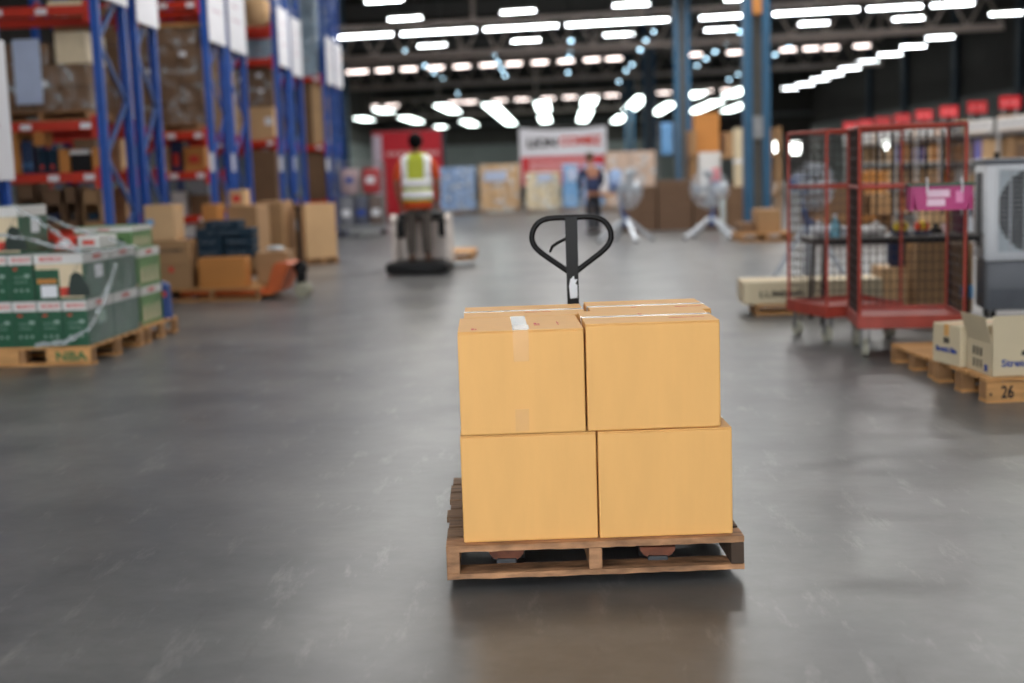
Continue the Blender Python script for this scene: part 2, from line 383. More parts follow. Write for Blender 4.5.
# lamp grid carried on out of view; lamps added and dimmed to balance light
for x in (-3.6, 0, 3, 6.4, 10, 14):
    for y in (1.5, 7.5, 13.5, 19.5, 26, 34, 41):
        if x > 5 and y < 12: continue
        ld = bpy.data.lights.new('unseen_roof_lamp', 'AREA'); ld.shape = 'RECTANGLE'; ld.size = 1.3; ld.size_y = .5; ld.energy = (75 if x < 1 else 30) if y < 10 else ((60 if x < 1 else 45) if y < 18 else 160); ld.color = (1, .98, .95)
        lo = bpy.data.objects.new('unseen_roof_lamp', ld); C.objects.link(lo); lo.location = (x, y, 7.0)
w = bpy.data.worlds.new('World'); bpy.context.scene.world = w; w.use_nodes = True
w.node_tree.nodes['Background'].inputs[0].default_value = (.93, .97, 1.0, 1); w.node_tree.nodes['Background'].inputs[1].default_value = 6.4
vs = bpy.context.scene.view_settings; vs.view_transform = 'Standard'; vs.look = 'None'; vs.exposure = 0; vs.gamma = 1; vs.use_curve_mapping = False

# ================================================================== generic builders
def pallet(label, loc, rz, w=1.0, d=1.2, h=.15, nb=7, nst=3, wood=None, group=None, blocks=False, cat='pallet', bevel=.004):
    """boards run along local x, stringers along local y; origin at the front left corner on the floor"""
    wood = wood or WOOD
    t = thing('wooden_pallet', label, cat, loc, rz, group)
    tk = .022; sw = .045; bw = d/nb*.8
    for i in range(nb):
        y = (d-bw)*i/(nb-1); j = random.uniform(-.006, .006)
        B(j, w+j, y, y+bw, h-tk, h, bev=bevel).build('deck_board', wood, t)
    for i in range(nst):
        x = (w-sw)*i/(nst-1)
        if blocks:
            for k in range(3):
                y = (d-.1)*k/2; B(x if i else 0, (x if i else 0)+.09-(.045 if i == nst-1 else 0), y, y+.1, tk, h-tk, bev=.004).build('block', WOODX, t)
        else: B(x, x+sw, 0, d, tk, h-tk, bev=bevel).build('stringer', WOODX, t)
    for i in range(3):
        y = (d-bw)*i/2; B(0, w, y, y+bw, 0, tk, bev=bevel).build('bottom_board', wood, t)
    return t

def carton(label, loc, rz, w, d, h, mat=None, tape='x', group=None, cat='box', name='cardboard_box', print_=None, label_side=None, tapemat=None):
    """closed carton, origin at the bottom centre; tape seam along local x or y"""
    mat = mat or KRAFT
    t = thing(name, label, cat, loc, rz, group)
    B(-w/2, w/2, -d/2, d/2, 0, h-.004, bev=min(.006, h*.05)).build('body', mat, t)
    e = .003
    if tape == 'x':
        B(-w/2+.002, w/2-.002, -d/2+.002, -e, h-.004, h, bev=.001).build('flap', mat, t); B(-w/2+.002, w/2-.002, e, d/2-.002, h-.004, h, bev=.001).build('flap', mat, t)
        MB().box(-w/2-.001, w/2+.001, -.025, .025, h, h+.0012).box(-w/2-.0014, -w/2, -.025, .025, h-.07, h+.001).box(w/2, w/2+.0014, -.025, .025, h-.07, h+.001).build('tape', tapemat or TAPE, t)
    elif tape == 'y':
        B(-w/2+.002, -e, -d/2+.002, d/2-.002, h-.004, h, bev=.001).build('flap', mat, t); B(e, w/2-.002, -d/2+.002, d/2-.002, h-.004, h, bev=.001).build('flap', mat, t)
        MB().box(-.025, .025, -d/2-.001, d/2+.001, h, h+.0012).box(-.025, .025, -d/2-.0014, -d/2, h-.07, h+.001).box(-.025, .025, d/2, d/2+.0014, h-.07, h+.001).build('tape', tapemat or TAPE, t)
    if label_side:
        x0, x1, z0, z1, lm = label_side; B(x0, x1, -d/2-.002, -d/2, z0, z1).build('shipping_label', lm, t)
    return t

def open_box(label, loc, rz, w, d, h, mat, lean=(.1, .1, .1, .1), fl=.16, group=None):
    t = thing('open_cardboard_box', label, 'box', loc, rz, group); k = .006
    MB().box(-w/2, w/2, -d/2, -d/2+k, 0, h).box(-w/2, w/2, d/2-k, d/2, 0, h).box(-w/2, -w/2+k, -d/2, d/2, 0, h).box(w/2-k, w/2, -d/2, d/2, 0, h).box(-w/2, w/2, -d/2, d/2, 0, k).build('body', mat, t)
    for i, (sx, sy) in enumerate(((0, -1), (0, 1), (-1, 0), (1, 0))):
        a = lean[i]
        if a is None: continue
        if sy: MB().bar((-w/2+.004 if False else 0, sy*(d/2-k/2), h), (0, sy*(d/2-k/2+fl*math.sin(a)), h+fl*math.cos(a)), w-.004, .004).build('flap', mat, t)
        else: MB().bar((sx*(w/2-k/2), 0, h), (sx*(w/2-k/2+fl*math.sin(a)), 0, h+fl*math.cos(a)), d-.004, .004).build('flap', mat, t)
    return t

# ================================================================== loaded pallet and hand pallet truck in front
PA = math.atan2(.06, 1.009); PO = Vector((-.425, 4.252, 0)); PX = Vector((math.cos(PA), math.sin(PA), 0)); PY = Vector((-math.sin(PA), math.cos(PA), 0))
def pal(u, v, z): p = PO+PX*u+PY*v; p.z = z; return p
t = thing('wooden_pallet', 'worn wooden pallet under the four orange cartons in the middle of the floor', 'pallet', pal(0, 0, .032), PA)
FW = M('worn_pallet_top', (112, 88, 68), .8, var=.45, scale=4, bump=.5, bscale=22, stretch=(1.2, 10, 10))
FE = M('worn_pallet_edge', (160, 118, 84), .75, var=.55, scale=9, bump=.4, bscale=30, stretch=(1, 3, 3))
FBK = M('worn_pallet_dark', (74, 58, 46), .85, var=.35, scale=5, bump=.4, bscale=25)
def board(x0, x1, y0, y1, z0, z1, seed):
    """board with slightly wavy, chipped long edges"""
    random.seed(seed); bm = MB(); n = 26; rows = []
    for i in range(n+1):
        x = x0+(x1-x0)*i/n; a = random.uniform(0, .004); c = random.uniform(0, .004); k = random.uniform(0, .003)
        rows.append([bm.b.verts.new(p) for p in ((x, y0+a, z0+k), (x, y1-c, z0+k), (x, y1-c, z1), (x, y0+a, z1-k*.4))])
    for A, D in zip(rows, rows[1:]):
        for j in range(4): bm.b.faces.new((A[j], A[(j+1) % 4], D[(j+1) % 4], D[j]))
    bm.b.faces.new(rows[0][::-1]); bm.b.faces.new(rows[-1]); return bm
PD, PW = 1.0, 1.012
for i in range(8):
    y = i*(PD-.105)/7; j = random.uniform(-.008, .008) if i else 0
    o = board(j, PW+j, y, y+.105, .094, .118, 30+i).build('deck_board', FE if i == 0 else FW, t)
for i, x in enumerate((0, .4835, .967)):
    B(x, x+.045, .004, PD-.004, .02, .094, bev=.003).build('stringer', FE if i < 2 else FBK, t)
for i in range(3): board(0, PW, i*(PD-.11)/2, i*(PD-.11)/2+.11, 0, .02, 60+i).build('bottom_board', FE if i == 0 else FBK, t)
random.seed(11)
DZ = .032+.118+.0005
# four lower, four upper cartons
def fg_box(label, u0, u1, v0, v1, z, h, seam, prints, extra=None, rz=0):
    c = pal((u0+u1)/2, (v0+v1)/2, z); w_, d_ = u1-u0, v1-v0
    t = thing('cardboard_box', label, 'box', c, PA+rz)
    bm = MB(); bm.box(-w_/2, w_/2, -d_/2, d_/2, 0, h-.005, bev=.005); bm.build('body', FGBOX, t)
    g = .0022
    if seam == 'x':
        for s in (-1, 1): B(-w_/2+.001, w_/2-.001, min(s*g, s*(d_/2-.001)), max(s*g, s*(d_/2-.001)), h-.005, h, bev=.0015).build('flap', FGBOX, t)
        bm = MB(); n = 40
        bm.box(-w_/2, w_/2, -.018, .018, h, h+.001); bm.box(-w_/2-.001, -w_/2, -.024, .024, h-.07, h+.001); bm.box(w_/2, w_/2+.001, -.024, .024, h-.07, h+.001)
        bm.build('tape', TAPEGLARE, t)
    else:
        for s in (-1, 1): B(min(s*g, s*(w_/2-.001)), max(s*g, s*(w_/2-.001)), -d_/2+.001, d_/2-.001, h-.005, h, bev=.0015).build('flap', FGBOX, t)
        MB().box(-.026, .026, -d_/2, d_/2, h, h+.001).build('tape', TAPEGLARE, t)
        B(-.026, .026, -d_/2-.001, -d_/2, h-.105, h+.001).build('tape', TAPE, t); B(-.026, .026, d_/2, d_/2+.001, h-.09, h+.001).build('tape', TAPE, t)
    for (x, y, a, b_) in prints:  # small red printed marks on the lid
        m = MB(); m.box(x, x+a*.5, y, y+b_, h, h+.0006).box(x+a*.62, x+a, y, y+b_*.55, h, h+.0006).box(x, x+a, y-b_*.5, y-b_*.3, h, h+.0006)
        m.build('print', REDINK, t)
    return t
LH = .37
fg_box('orange cardboard box at the bottom left of the front pallet load', .06, .519, .035, .43, DZ, LH, 'x', [])
fg_box('orange cardboard box at the bottom right of the front pallet load', .524, .979, .03, .425, DZ, LH, 'x', [])
fg_box('lower left cardboard box in the rear row of the front pallet, mostly hidden', .07, .523, .437, .83, DZ, LH, 'x', [])
fg_box('lower right cardboard box in the rear row of the front pallet, mostly hidden', .528, .99, .432, .83, DZ, LH, 'x', [])
Z2 = DZ+LH+.002
t = fg_box('upper left orange box of the front pallet load with tape hanging down its front', .064, .486, .03, .445, Z2, .352, 'y', [(-.165, -.145, .018, .028), (.05, -.06, .02, .05), (.13, -.05, .006, .06)])
B(-.022, .03, -.185, -.075, .3532, .354).build('shipping_label', M('white_torn_label', (232, 226, 220), .3, var=.12, scale=30), t)
MB().box(-.026, .02, -.2085, -.2076, .01, .085).build('tape', TAPE, t)
fg_box('upper right orange box of the front pallet load with glossy tape along its lid', .492, .943, .035, .435, Z2, .364, 'x', [(.07, -.09, .12, .006), (-.02, .05, .012, .02)])
fg_box('orange box behind the upper left one with tape glinting across its lid', .078, .53, .452, .83, Z2, .352, 'x', [(.0, -.06, .1, .006)])
fg_box('orange box behind the upper right one at the back of the front pallet', .545, .985, .442, .83, Z2, .358, 'x', [(-.06, -.06, .02, .012), (.1, -.09, .1, .008)])

# hand pallet truck, heading along world y
JX, JY = .034, 5.62
t = thing('pallet_truck', 'hand pallet truck with a black looped handle, forks under the front pallet', 'pallet truck', (JX, JY, 0))
for s in (-1, 1):
    x = s*.262
    bm = MB(); bm.prism([(-.08, .092), (-.08, .122), (.08, .122), (.08, .092), (.074, .088), (-.074, .088)], 'y', 4.46-JY, -.02)
    fk = bm.build('fork', BLACKM, t); fk.location.x = x
    MB().prism([(4.46-JY, .092), (4.46-JY, .122), (4.40-JY, .112), (4.40-JY, .098)], 'x', x-.05, x+.05).build('fork_tip', M('rusty_orange_paint', (112, 62, 40), .7, var=.35, scale=20, bump=.3), t)
    MB().prism([(x+.062*math.cos(a), .095+.042*math.sin(a)) for a in [PI+PI*i/10 for i in range(11)]], 'y', 4.385-JY, 4.5-JY).build('fork_tip', M('rusty_orange_paint'), t)
    B(x-.035, x+.035, 4.375-JY, 4.43-JY, .036, .066, bev=.004).build('tip_roller', M('roller_dark', (52, 54, 58), .5), t)
    MB().tube([(x-.035, 4.6-JY, .04), (x+.035, 4.6-JY, .04)], .04, 20).build('load_roller', M('roller_dark', (52, 54, 58), .5), t, True)
    MB().box(x-.06, x-.045, 4.5-JY, 4.68-JY, .03, .09).box(x+.045, x+.06, 4.5-JY, 4.68-JY, .03, .09).build('roller_bracket', BLACKM, t)
    MB().tube([(s*.04, .05, .09), (s*.1, .05, .09)], .09, 24).build('steer_wheel', RUBBER, t, True)
MB().box(-.34, .34, -.06, -.01, .06, .3, bev=.01).prism([(-.2, .3), (.2, .3), (.09, .46), (-.09, .46)], 'y', -.05, -.015).build('fork_carriage', BLACKM, t)
MB().lathe([(.05, .1), (.05, .2), (.07, .21), (.07, .34), (.045, .35), (.045, .48), (.03, .5)], (0, .05, 0)).tube([(-.1, .05, .09), (.1, .05, .09)], .02).build('pump', BLACKM, t, True)
HZ = 1.192; HY = .1
bm = MB(); bm.prism([(-.024, .42), (.024, .42), (.026, .85), (.027, HZ), (-.027, HZ), (-.026, .85)], 'y', HY-.016, HY+.016)
bm.prism([(-.04, .3), (.04, .3), (.024, .45), (-.024, .45)], 'y', HY-.03, HY+.02)
bm.build('handle_shaft', BLACKM, t)
loop = [(-.024, -.238), (-.1, -.182)]
loop = [(0, 0)]
def bez(p0, p1, p2, p3, n): return [tuple(p0[k]*(1-q)**3+3*p1[k]*q*(1-q)**2+3*p2[k]*q*q*(1-q)+p3[k]*q**3 for k in (0, 1)) for q in [i/n for i in range(n+1)]]
right = bez((0, 0), (.06, .001), (.1, .002), (.118, -.004), 6)+bez((.118, -.004), (.17, -.012), (.2, -.075), (.178, -.112), 8)[1:]+bez((.178, -.112), (.165, -.145), (.1, -.178), (.022, -.235), 8)[1:]
pts = [(-x*.94, HY, HZ+z) for x, z in right[::-1]]+[(x*.94, HY, HZ+z) for x, z in right[1:]]
MB().tube(pts, .0125, 12).build('handle_loop', BLACKM, t, True)
MB().tube([(-.02, HY, HZ-.09), (-.06, HY, HZ-.108), (-.085, HY, HZ-.124), (-.097, HY, HZ-.15)], [.007, .007, .007, .005], 8).build('release_lever', BLACKM, t, True)
o = MB().prism([(-.012, -.355), (.02, -.352), (.02, -.295), (.012, -.29), (.021, -.27), (.008, -.272), (.006, -.255), (-.01, -.27), (-.016, -.3)], 'y', HY-.0175, HY-.0161).build('sticker', PAPER, t)
o.location.z = HZ

# ================================================================== left: boxed garden tools on pallets under stretch film
BR = -math.radians(1.5)
bO = Vector((-3.71, 9.93, 0)); bX = Vector((math.cos(BR), math.sin(BR), 0)); bY = Vector((-math.sin(BR), math.cos(BR), 0))
def bp_(u, v, z): p = bO-bX*u+bY*v; p.z = z; return p      # u runs to the left from the near right corner
t = pallet('pale wooden pallet under the green boxes, near edge stencilled in green', bp_(1.2, 0, 0), BR, 1.2, 1.2, .15, 7, 3, WOODP, cat='pallet', blocks=True)
for x, xe in ((.0, .1), (.3, .62), (.84, 1.2)): B(x, xe, -.014, -.001, .02, .135, bev=.004).build('side_board', WOODP, t)
text('stencil', 'NBA', .1, GREENINK, t, (1.04, -.0155, .075), sx=1.25)
def tool_box(label, u0, u1, v0, v1, z, h, style='narrow', gr=None):
    """green carton with a white band and red lettering; front faces the aisle camera side"""
    w_, d_ = u1-u0, v1-v0; c = bp_((u0+u1)/2, (v0+v1)/2, z)
    t = thing('printed_tool_box', label, 'box', c, BR, gr)
    body = GREEN if style != 'light' else LGREEN
    B(-w_/2, w_/2, -d_/2, d_/2, 0, h-.002, bev=.004).build('body', body, t)
    bh = h*.21
    MB().box(-w_/2+.004, w_/2-.004, -d_/2-.0015, -d_/2, h-bh-.006, h-.006).box(w_/2, w_/2+(.0015 if u0 < .1 else .0005), -d_/2+.004, d_/2-.004, h-bh-.006, h-.006).build('header_band', WHITECARD, t)
    text('lettering', 'BOSCH', bh*.62 if style != 'narrow' else bh*.5, REDINK, t, (.01 if style != 'wide' else -.06, -d_/2-.003, h-bh/2-.006), sx=1.15)
    if u0 < .1: text('lettering', 'BOSCH', bh*.6, REDINK, t, (w_/2+.003, 0, h-bh/2-.006), rot=(PI/2, 0, PI/2), sx=1.1)
    if style == 'narrow':
        MB().box(-w_*.3, -w_*.12, -d_/2-.0015, -d_/2, h*.66, h*.7).build('red_mark', REDINK, t)
        m = MB()
        for k in range(3): m.box(-w_*.3+k*w_*.24, -w_*.3+k*w_*.24+.02, -d_/2-.0015, -d_/2, h*.2, h*.25)
        for k in range(2): m.box(-w_*.3, w_*.25, -d_/2-.0015, -d_/2, h*(.5-.1*k), h*(.512-.1*k))
        m.box(w_*.15, w_*.36, -d_/2-.0015, -d_/2, h*.5, h*.57)
        m.build('print', M('grey_green_ink', (150, 170, 160), .6), t)
    if style == 'wide':
        MB().box(-w_*.0, w_*.47, -d_/2-.0015, -d_/2, h*.04, h*.77).box(-w_*.47, w_*.0, -d_/2-.0015, -d_/2, h*.66, h*.77).build('picture_ground', BEIGEP, t)
        MB().box(-w_*.45, -w_*.06, -d_/2-.003, -d_/2-.0016, h*.36, h*.46).build('amber_stripe', ORKRAFT, t)
        MB().box(-w_*.38, -w_*.06, -d_/2-.003, -d_/2-.0016, h*.06, h*.32).build('white_sticker', PAPER, t)
        m = MB(); m.prism([(.03, .03), (.24, .03), (.23, .1), (.2, .14), (.18, .2), (.13, .22), (.09, .19), (.07, .11)], 'y', -d_/2-.003, -d_/2-.0016)
        m.bar((.1, -d_/2-.002, .19), (.17, -d_/2-.002, .3), .01, .0012); m.build('mower_picture', M('mower_dark_green', (28, 44, 38), .5), t)
        MB().box(.0, .07, -d_/2-.003, -d_/2-.0016, .03, .1).build('red_mark', REDINK, t)
    if style == 'light':
        for k in range(4): MB().prism([(-w_*.42+k*w_*.22, h*.1), (-w_*.3+k*w_*.22, h*.1), (-w_*.33+k*w_*.22, h*.5), (-w_*.4+k*w_*.22, h*.45)], 'y', -d_/2-.0015, -d_/2).build('print', GREEN, t)
        B(-w_/2+.004, w_/2-.004, -d_/2-.0012, -d_/2, .0, h*.1).build('beige_strip', BEIGEP, t)
        for k in range(4): MB().prism([(-d_*.42+k*d_*.22, h*.1), (-d_*.3+k*d_*.22, h*.1), (-d_*.33+k*d_*.22, h*.55), (-d_*.4+k*d_*.22, h*.45)], 'x', w_/2, w_/2+.0015).build('print', BEIGEP, t)
    if style in ('narrow', 'wide'):
        m = MB()
        m.box(w_/2, w_/2+.001, -d_*.1, d_*.2, h*.42, h*.7)
        m.build('side_sheet', PAPER if style == 'wide' else M('pale_green_ink', (150, 176, 160), .6), t)
    return t
h_ = .365; z0 = .1505
for k in range(4):
    u = .02+k*.2
    pos = 'second box from the stack corner' if k == 1 else ('corner box nearest the aisle' if k == 0 else ORD[k]+' box from the stack corner')
    tool_box('green printed carton in the bottom row, '+pos, u, u+.196, .02, .57, z0, h_)
tool_box('bottom row green carton in the rear half of the near stack', .02, .8, .585, 1.15, z0, h_, 'plain')
z1 = z0+h_+.001
tool_box('wide green and beige carton with a mower picture, second layer of the stack', .02, .42, .02, .57, z1, h_, 'wide')
for k in range(2):
    u = .43+k*.2; tool_box('narrow green carton in the second layer, %s to the left of the mower box' % ('next' if k == 0 else 'second'), u, u+.196, .02, .57, z1, h_)
tool_box('second layer green carton in the rear half of the near stack', .02, .62, .585, 1.15, z1, h_, 'plain')
z2 = z1+h_+.001
tool_box('topmost green and beige carton at the left edge of the near stack', .52, .9, .05, .57, z2, .375, 'wide')
# flat packs lying on top of the stack behind the film strands
for k, (a, b_, m_, nm) in enumerate(((.3, .5, RED, 'red'), (.12, .28, WHITECARD, 'white'))):
    t = thing('flat_box', 'small %s flat carton lying on the film covered green stack' % nm, 'box', bp_((a+b_)/2, .8, z2), BR)
    B(-.09, .09, -.2, .2, 0, .1, bev=.006).build('body', m_, t); B(-.05, .05, -.201, -.2, .03, .07).build('printed_panel', PAPER if m_ is RED else REDINK, t)
# second pallet behind
pO = bp_(0, 1.28, 0)
pallet('wooden pallet behind the near green stack, holding light green boxes', bp_(1.2, 1.28, 0), BR, 1.2, .85, .15, 6, 3, WOODP, blocks=True)
for k in range(2):
    tool_box('light green printed carton with white band, %s layer of the far stack' % ('bottom' if k == 0 else 'second'), .06, .5, 1.34, 1.9, z0+k*.341, .34, 'light')
    tool_box('green carton hidden behind the near stack, %s layer' % ('bottom' if k == 0 else 'second'), .52, 1.1, 1.34, 1.9, z0+k*.341, .34, 'plain')
tool_box('flat topmost light green carton of the far stack', .1, .62, 1.34, 1.85, z0+.683, .2, 'light')
p = bp_(.06, 1.99, z0)
t = thing('blue_bag', 'small blue sack leaning at the end of the far green stack', 'bag', p, .1)
MB().prism([(-.06, 0), (.05, 0), (.04, .31), (-.03, .34), (-.05, .31)], 'y', -.05, .05).build('sack', M('blue_sack', (36, 70, 140), .5, bump=.5), t); B(-.02, .02, -.052, -.05, .2, .25).build('printed_mark', REDINK, t)
# stretch film: twisted strands and a sheet round the corner of the stack
t = thing('stretch_film', 'clear stretch film wrapped round the near green stack with twisted strands', 'plastic wrap', bp_(0, 0, 0), BR)
def strand(pts, r=.016):
    P = []
    for a, c in zip(pts, pts[1:]):
        for i in range(10):
            q = i/10; P.append(Vector(a).lerp(Vector(c), q)+Vector((random.uniform(-.006, .006), random.uniform(-.006, .006), random.uniform(-.008, .008))))
    P.append(Vector(pts[-1]))
    return MB().tube(P, [r*random.uniform(.6, 1.3) for _ in P], 7, flat=.45)
for pts, r in (([(-.55, .0, 1.27), (-.3, .02, 1.1), (-.02, -.01, .9)], .015), ([(-1.0, -.01, 1.1), (-.45, .02, 1.0), (-.02, -.015, .89)], .014), ([(-.45, -.01, .165), (-.18, -.02, .19), (.012, -.012, .3), (.014, .3, .48), (.014, .6, .75)], .018),
               ([(-.02, -.01, .89), (.014, .3, .88), (.014, .7, .87), (.014, 1.16, .86)], .012), ([(-.6, .5, 1.2), (-.3, .7, 1.02), (0, .9, .9)], .012)):
    strand(pts, r).build('twisted_strand', FILMT, t, True)
bm = MB()
def sheet(bm, A, Bv, z0, z1, n, m, nrm, amp):
    g = [[bm.b.verts.new(Vector(A).lerp(Vector(Bv), i/n)+Vector((0, 0, z0+(z1-z0)*j/m))+Vector(nrm)*(.006+amp*random.random())) for j in range(m+1)] for i in range(n+1)]
    for i in range(n):
        for j in range(m): bm.b.faces.new((g[i][j], g[i+1][j], g[i+1][j+1], g[i][j+1]))
sheet(bm, (-.02, .02, 0), (-.02, 1.16, 0), .16, .885, 18, 12, (1, 0, 0), .012)
o = bm.build('wrap_sheet', film_mat('stretch_film_sheet', (190, 202, 206), .17, .15), t, True)

# ================================================================== pallet racking on the left
ENDX = -5.59
def rack(label, y0, y1, levels, top=6.0, L=2.75, x1=ENDX, group='blue and red pallet racks', mid=None):
    t = thing('pallet_rack', label, 'rack', (x1, y0, 0), 0, group); d = y1-y0; pw = .1
    for x in (0, -L):
        for y in (0, d):
            bm = MB(); s = 1 if y == 0 else -1
            bm.box(x-pw, x-pw+.012, min(y, y+s*.075), max(y, y+s*.075), .006, top).box(x-.012, x, min(y, y+s*.075), max(y, y+s*.075), .006, top).box(x-pw, x, y-.006 if s > 0 else y-.006, y+.006, .006, top)
            bm.box(x-pw-.02, x+.02, y-.03, y+.09 if s > 0 else y+.03, 0, .006)
            up_ = bm.build('upright', BLUE, t)
            if x == 0 and y0 > 20: B(x-pw+.01, x-.01, y-.0095 if s > 0 else y+.0065, y-.0065 if s > 0 else y+.0095, 1.55 if s > 0 else 1.3, 1.85 if s > 0 else 1.5).build('post_label', PAPER, up_)
        z = .35; k = 0; bm = MB()
        while z+.7 < top:
            a, b_ = (.07, d-.07) if k % 2 == 0 else (d-.07, .07)
            bm.bar((x-pw/2, a, z), (x-pw/2, b_, z+.7), .04 if y0 < 19 else .028, .05 if y0 < 19 else .03); z += .7; k += 1
        bm.bar((x-pw/2, .05, .25), (x-pw/2, d-.05, .25), .03, .035)
        bm.build('brace', M('brace_blue_grey', (52, 82, 138), .5) if y0 < 19 else BLUE, t)
    for z in levels:
        for y in (-.025, d+.025):
            bm = MB(); bm.box(-L, -pw, y-.025, y+.025, z-.12, z, bev=.008); bm.box(-pw-.06, -pw, y-.04, y+.03, z-.2, z+.06); bm.box(-L, -L+.06, y-.04, y+.03, z-.2, z+.06)
            b = bm.build('beam', RED, t)
            if y < 0:
                for q in random.sample([-.3, -.75, -1.05, -1.3, -1.6], 3): B(q, q+.14, y-.0275, y-.0251, z-.1, z-.03).build('beam_label', PAPER, b)
    return t
LV = {'A': (.85, 1.56, 2.19, 3.57), 'B': (.85, 1.56, 2.19, 4.2), 'C': (.85, 1.56, 2.2, 4.25), 'D': (.85, 2.2, 4.25), 'E': (.85, 2.18, 3.78, 4.4), 'F': (.85, 2.18, 3.78), 'G': (.85, 2.18, 3.8), 'H': (.85, 2.18, 3.8), 'Z': (.85, 2.19, 3.57)}
RY = {'Z': (12.05, 13.08), 'A': (16.0, 17.05), 'B': (17.42, 18.3), 'C': (21.0, 22.05), 'D': (22.35, 23.5), 'E': (26.2, 27.2), 'F': (27.45, 28.6), 'G': (31.5, 32.5), 'H': (32.75, 33.7)}
RN = {'Z': 'blue pallet rack at the left edge of the photo, only its end post in view', 'A': 'nearest fully visible blue and red pallet rack, with bracing at its aisle end', 'B': 'blue and red rack standing back to back behind the nearest one',
      'C': 'blue and red rack holding the large brown wrapped load, beyond the first cross aisle', 'D': 'rack back to back behind the one with the large brown wrapped load', 'E': 'blue rack under the rounded kraft sack, beyond the second cross aisle',
      'F': 'blue rack back to back behind the one with the kraft sack', 'G': 'farthest front blue rack, beyond the third cross aisle', 'H': 'last blue rack of the left side, next to the hall lights'}
for k in 'ZABCDEFGH': rack(RN[k], RY[k][0], RY[k][1], LV[k], 6.2 if k in 'GHEF' else 6.0)
# white row signs on the rack ends
def rack_sign(label, y0, y1, z0, z1, rows=3):
    t = thing('rack_sign', label, 'sign', (ENDX+.022, (y0+y1)/2, (z0+z1)/2), 0, 'white row signs on the rack ends')
    a, b_ = (y1-y0)/2, (z1-z0)/2
    B(0, .012, -a, a, -b_, b_, bev=.003).build('board', SIGNW, t)
    m = MB()
    for k in range(rows): m.box(.012, .0135, -a*.6, a*(.5-.3*(k % 2)), b_*.45-k*b_*.35, b_*.5-k*b_*.35)
    m.build('printed_lines', M('pale_pink_ink', (196, 170, 186), .6), t)
    return t
rack_sign('white row sign hanging low on the rack end at the left edge', 12.05, 13.12, 1.47, 2.86)
rack_sign('white row sign at the end of the nearest rack, front half', 16.0, 17.05, 3.66, 4.9)
rack_sign('white row sign at the end of the nearest rack, rear half', 17.4, 18.32, 3.52, 4.9)
rack_sign('white row sign on the second rack pair, front half', 21.0, 22.05, 3.62, 4.95)
rack_sign('white row sign on the second rack pair, rear half', 22.3, 23.45, 3.6, 4.95)
rack_sign('white row sign on the third rack pair, front half', 26.2, 27.2, 3.64, 4.8)
rack_sign('white row sign on the third rack pair, rear half', 27.45, 28.5, 3.55, 4.75)
rack_sign('white row sign on the farthest rack pair, front half', 31.5, 32.5, 3.63, 4.75)
rack_sign('white row sign on the farthest rack pair, rear half', 32.75, 33.7, 3.63, 4.72)

# ---- goods on the racks: placed by where they show, standing on their beams
def on_rack(px0, px1, Y, z):
    a = AY(px0, 150, Y); b_ = AY(px1, 150, Y); return (a.x+b_.x)/2, b_.x-a.x
def top_z(px, py, Y): return AY(px, py, Y).z
def wrapped_load(label, loc, rz, w, d, h, mat, film=True, paper=None, lid=None, tiers=3, group=None):
    t = thing('wrapped_pallet_load', label, 'wrapped load', loc, rz, group)
    bm = MB(); hh = h/tiers; nc = max(1, round(w/.42)); cw = w/nc
    for k in range(tiers):
        j = .014
        for c_ in range(nc): bm.box(-w/2+c_*cw+random.uniform(0, j), -w/2+(c_+1)*cw-random.uniform(0, j), -d/2+random.uniform(0, j), d/2-random.uniform(0, j), k*hh, (k+1)*hh-.006, bev=.012)
    bm.build('cartons', mat, t)
    if film:
        b2 = MB(); n = 10
        for A, D_, nr in (((-w/2, -d/2, 0), (w/2, -d/2, 0), (0, -1, 0)), ((w/2, -d/2, 0), (w/2, d/2, 0), (1, 0, 0)), ((w/2, d/2, 0), (-w/2, d/2, 0), (0, 1, 0)), ((-w/2, d/2, 0), (-w/2, -d/2, 0), (-1, 0, 0))):
            sheet(b2, A, D_, .01, h*.98, n, 8, nr, .02)
        b2.build('wrap_sheet', FILM, t, True)
    if w > .7 and film:
        for q in range(3):
            px_, pz_ = random.uniform(-w*.38, w*.3), random.uniform(h*.15, h*.8); B(px_, px_+.11, -d/2-.03, -d/2-.028, pz_, pz_+.08).build('small_label', PAPER, t)
    if paper: B(paper[0], paper[1], -d/2-.032, -d/2-.03, paper[2], paper[3]).build('paper_sheet', M('blue_white_paper', (176, 188, 214), .6, var=.04), t)
    if lid: B(-w/2-.02, w/2+.02, -d/2-.02, d/2+.02, h, h+.05, bev=.005).build('lid', lid, t)
    return t
def rk(label, px0, px1, ytop, key, z, depth=.5, mat=None, dy=.08, tape='x', name='cardboard_box', lab=None):
    Y = RY[key][0]+dy; x, w_ = on_rack(px0, px1, Y, z); h = max(.06, top_z((px0+px1)/2, ytop, Y)-z)
    return carton(label, (x, Y+depth/2, z+.001), 0, w_, depth, h, mat or KRAFT, tape, name=name, label_side=lab)
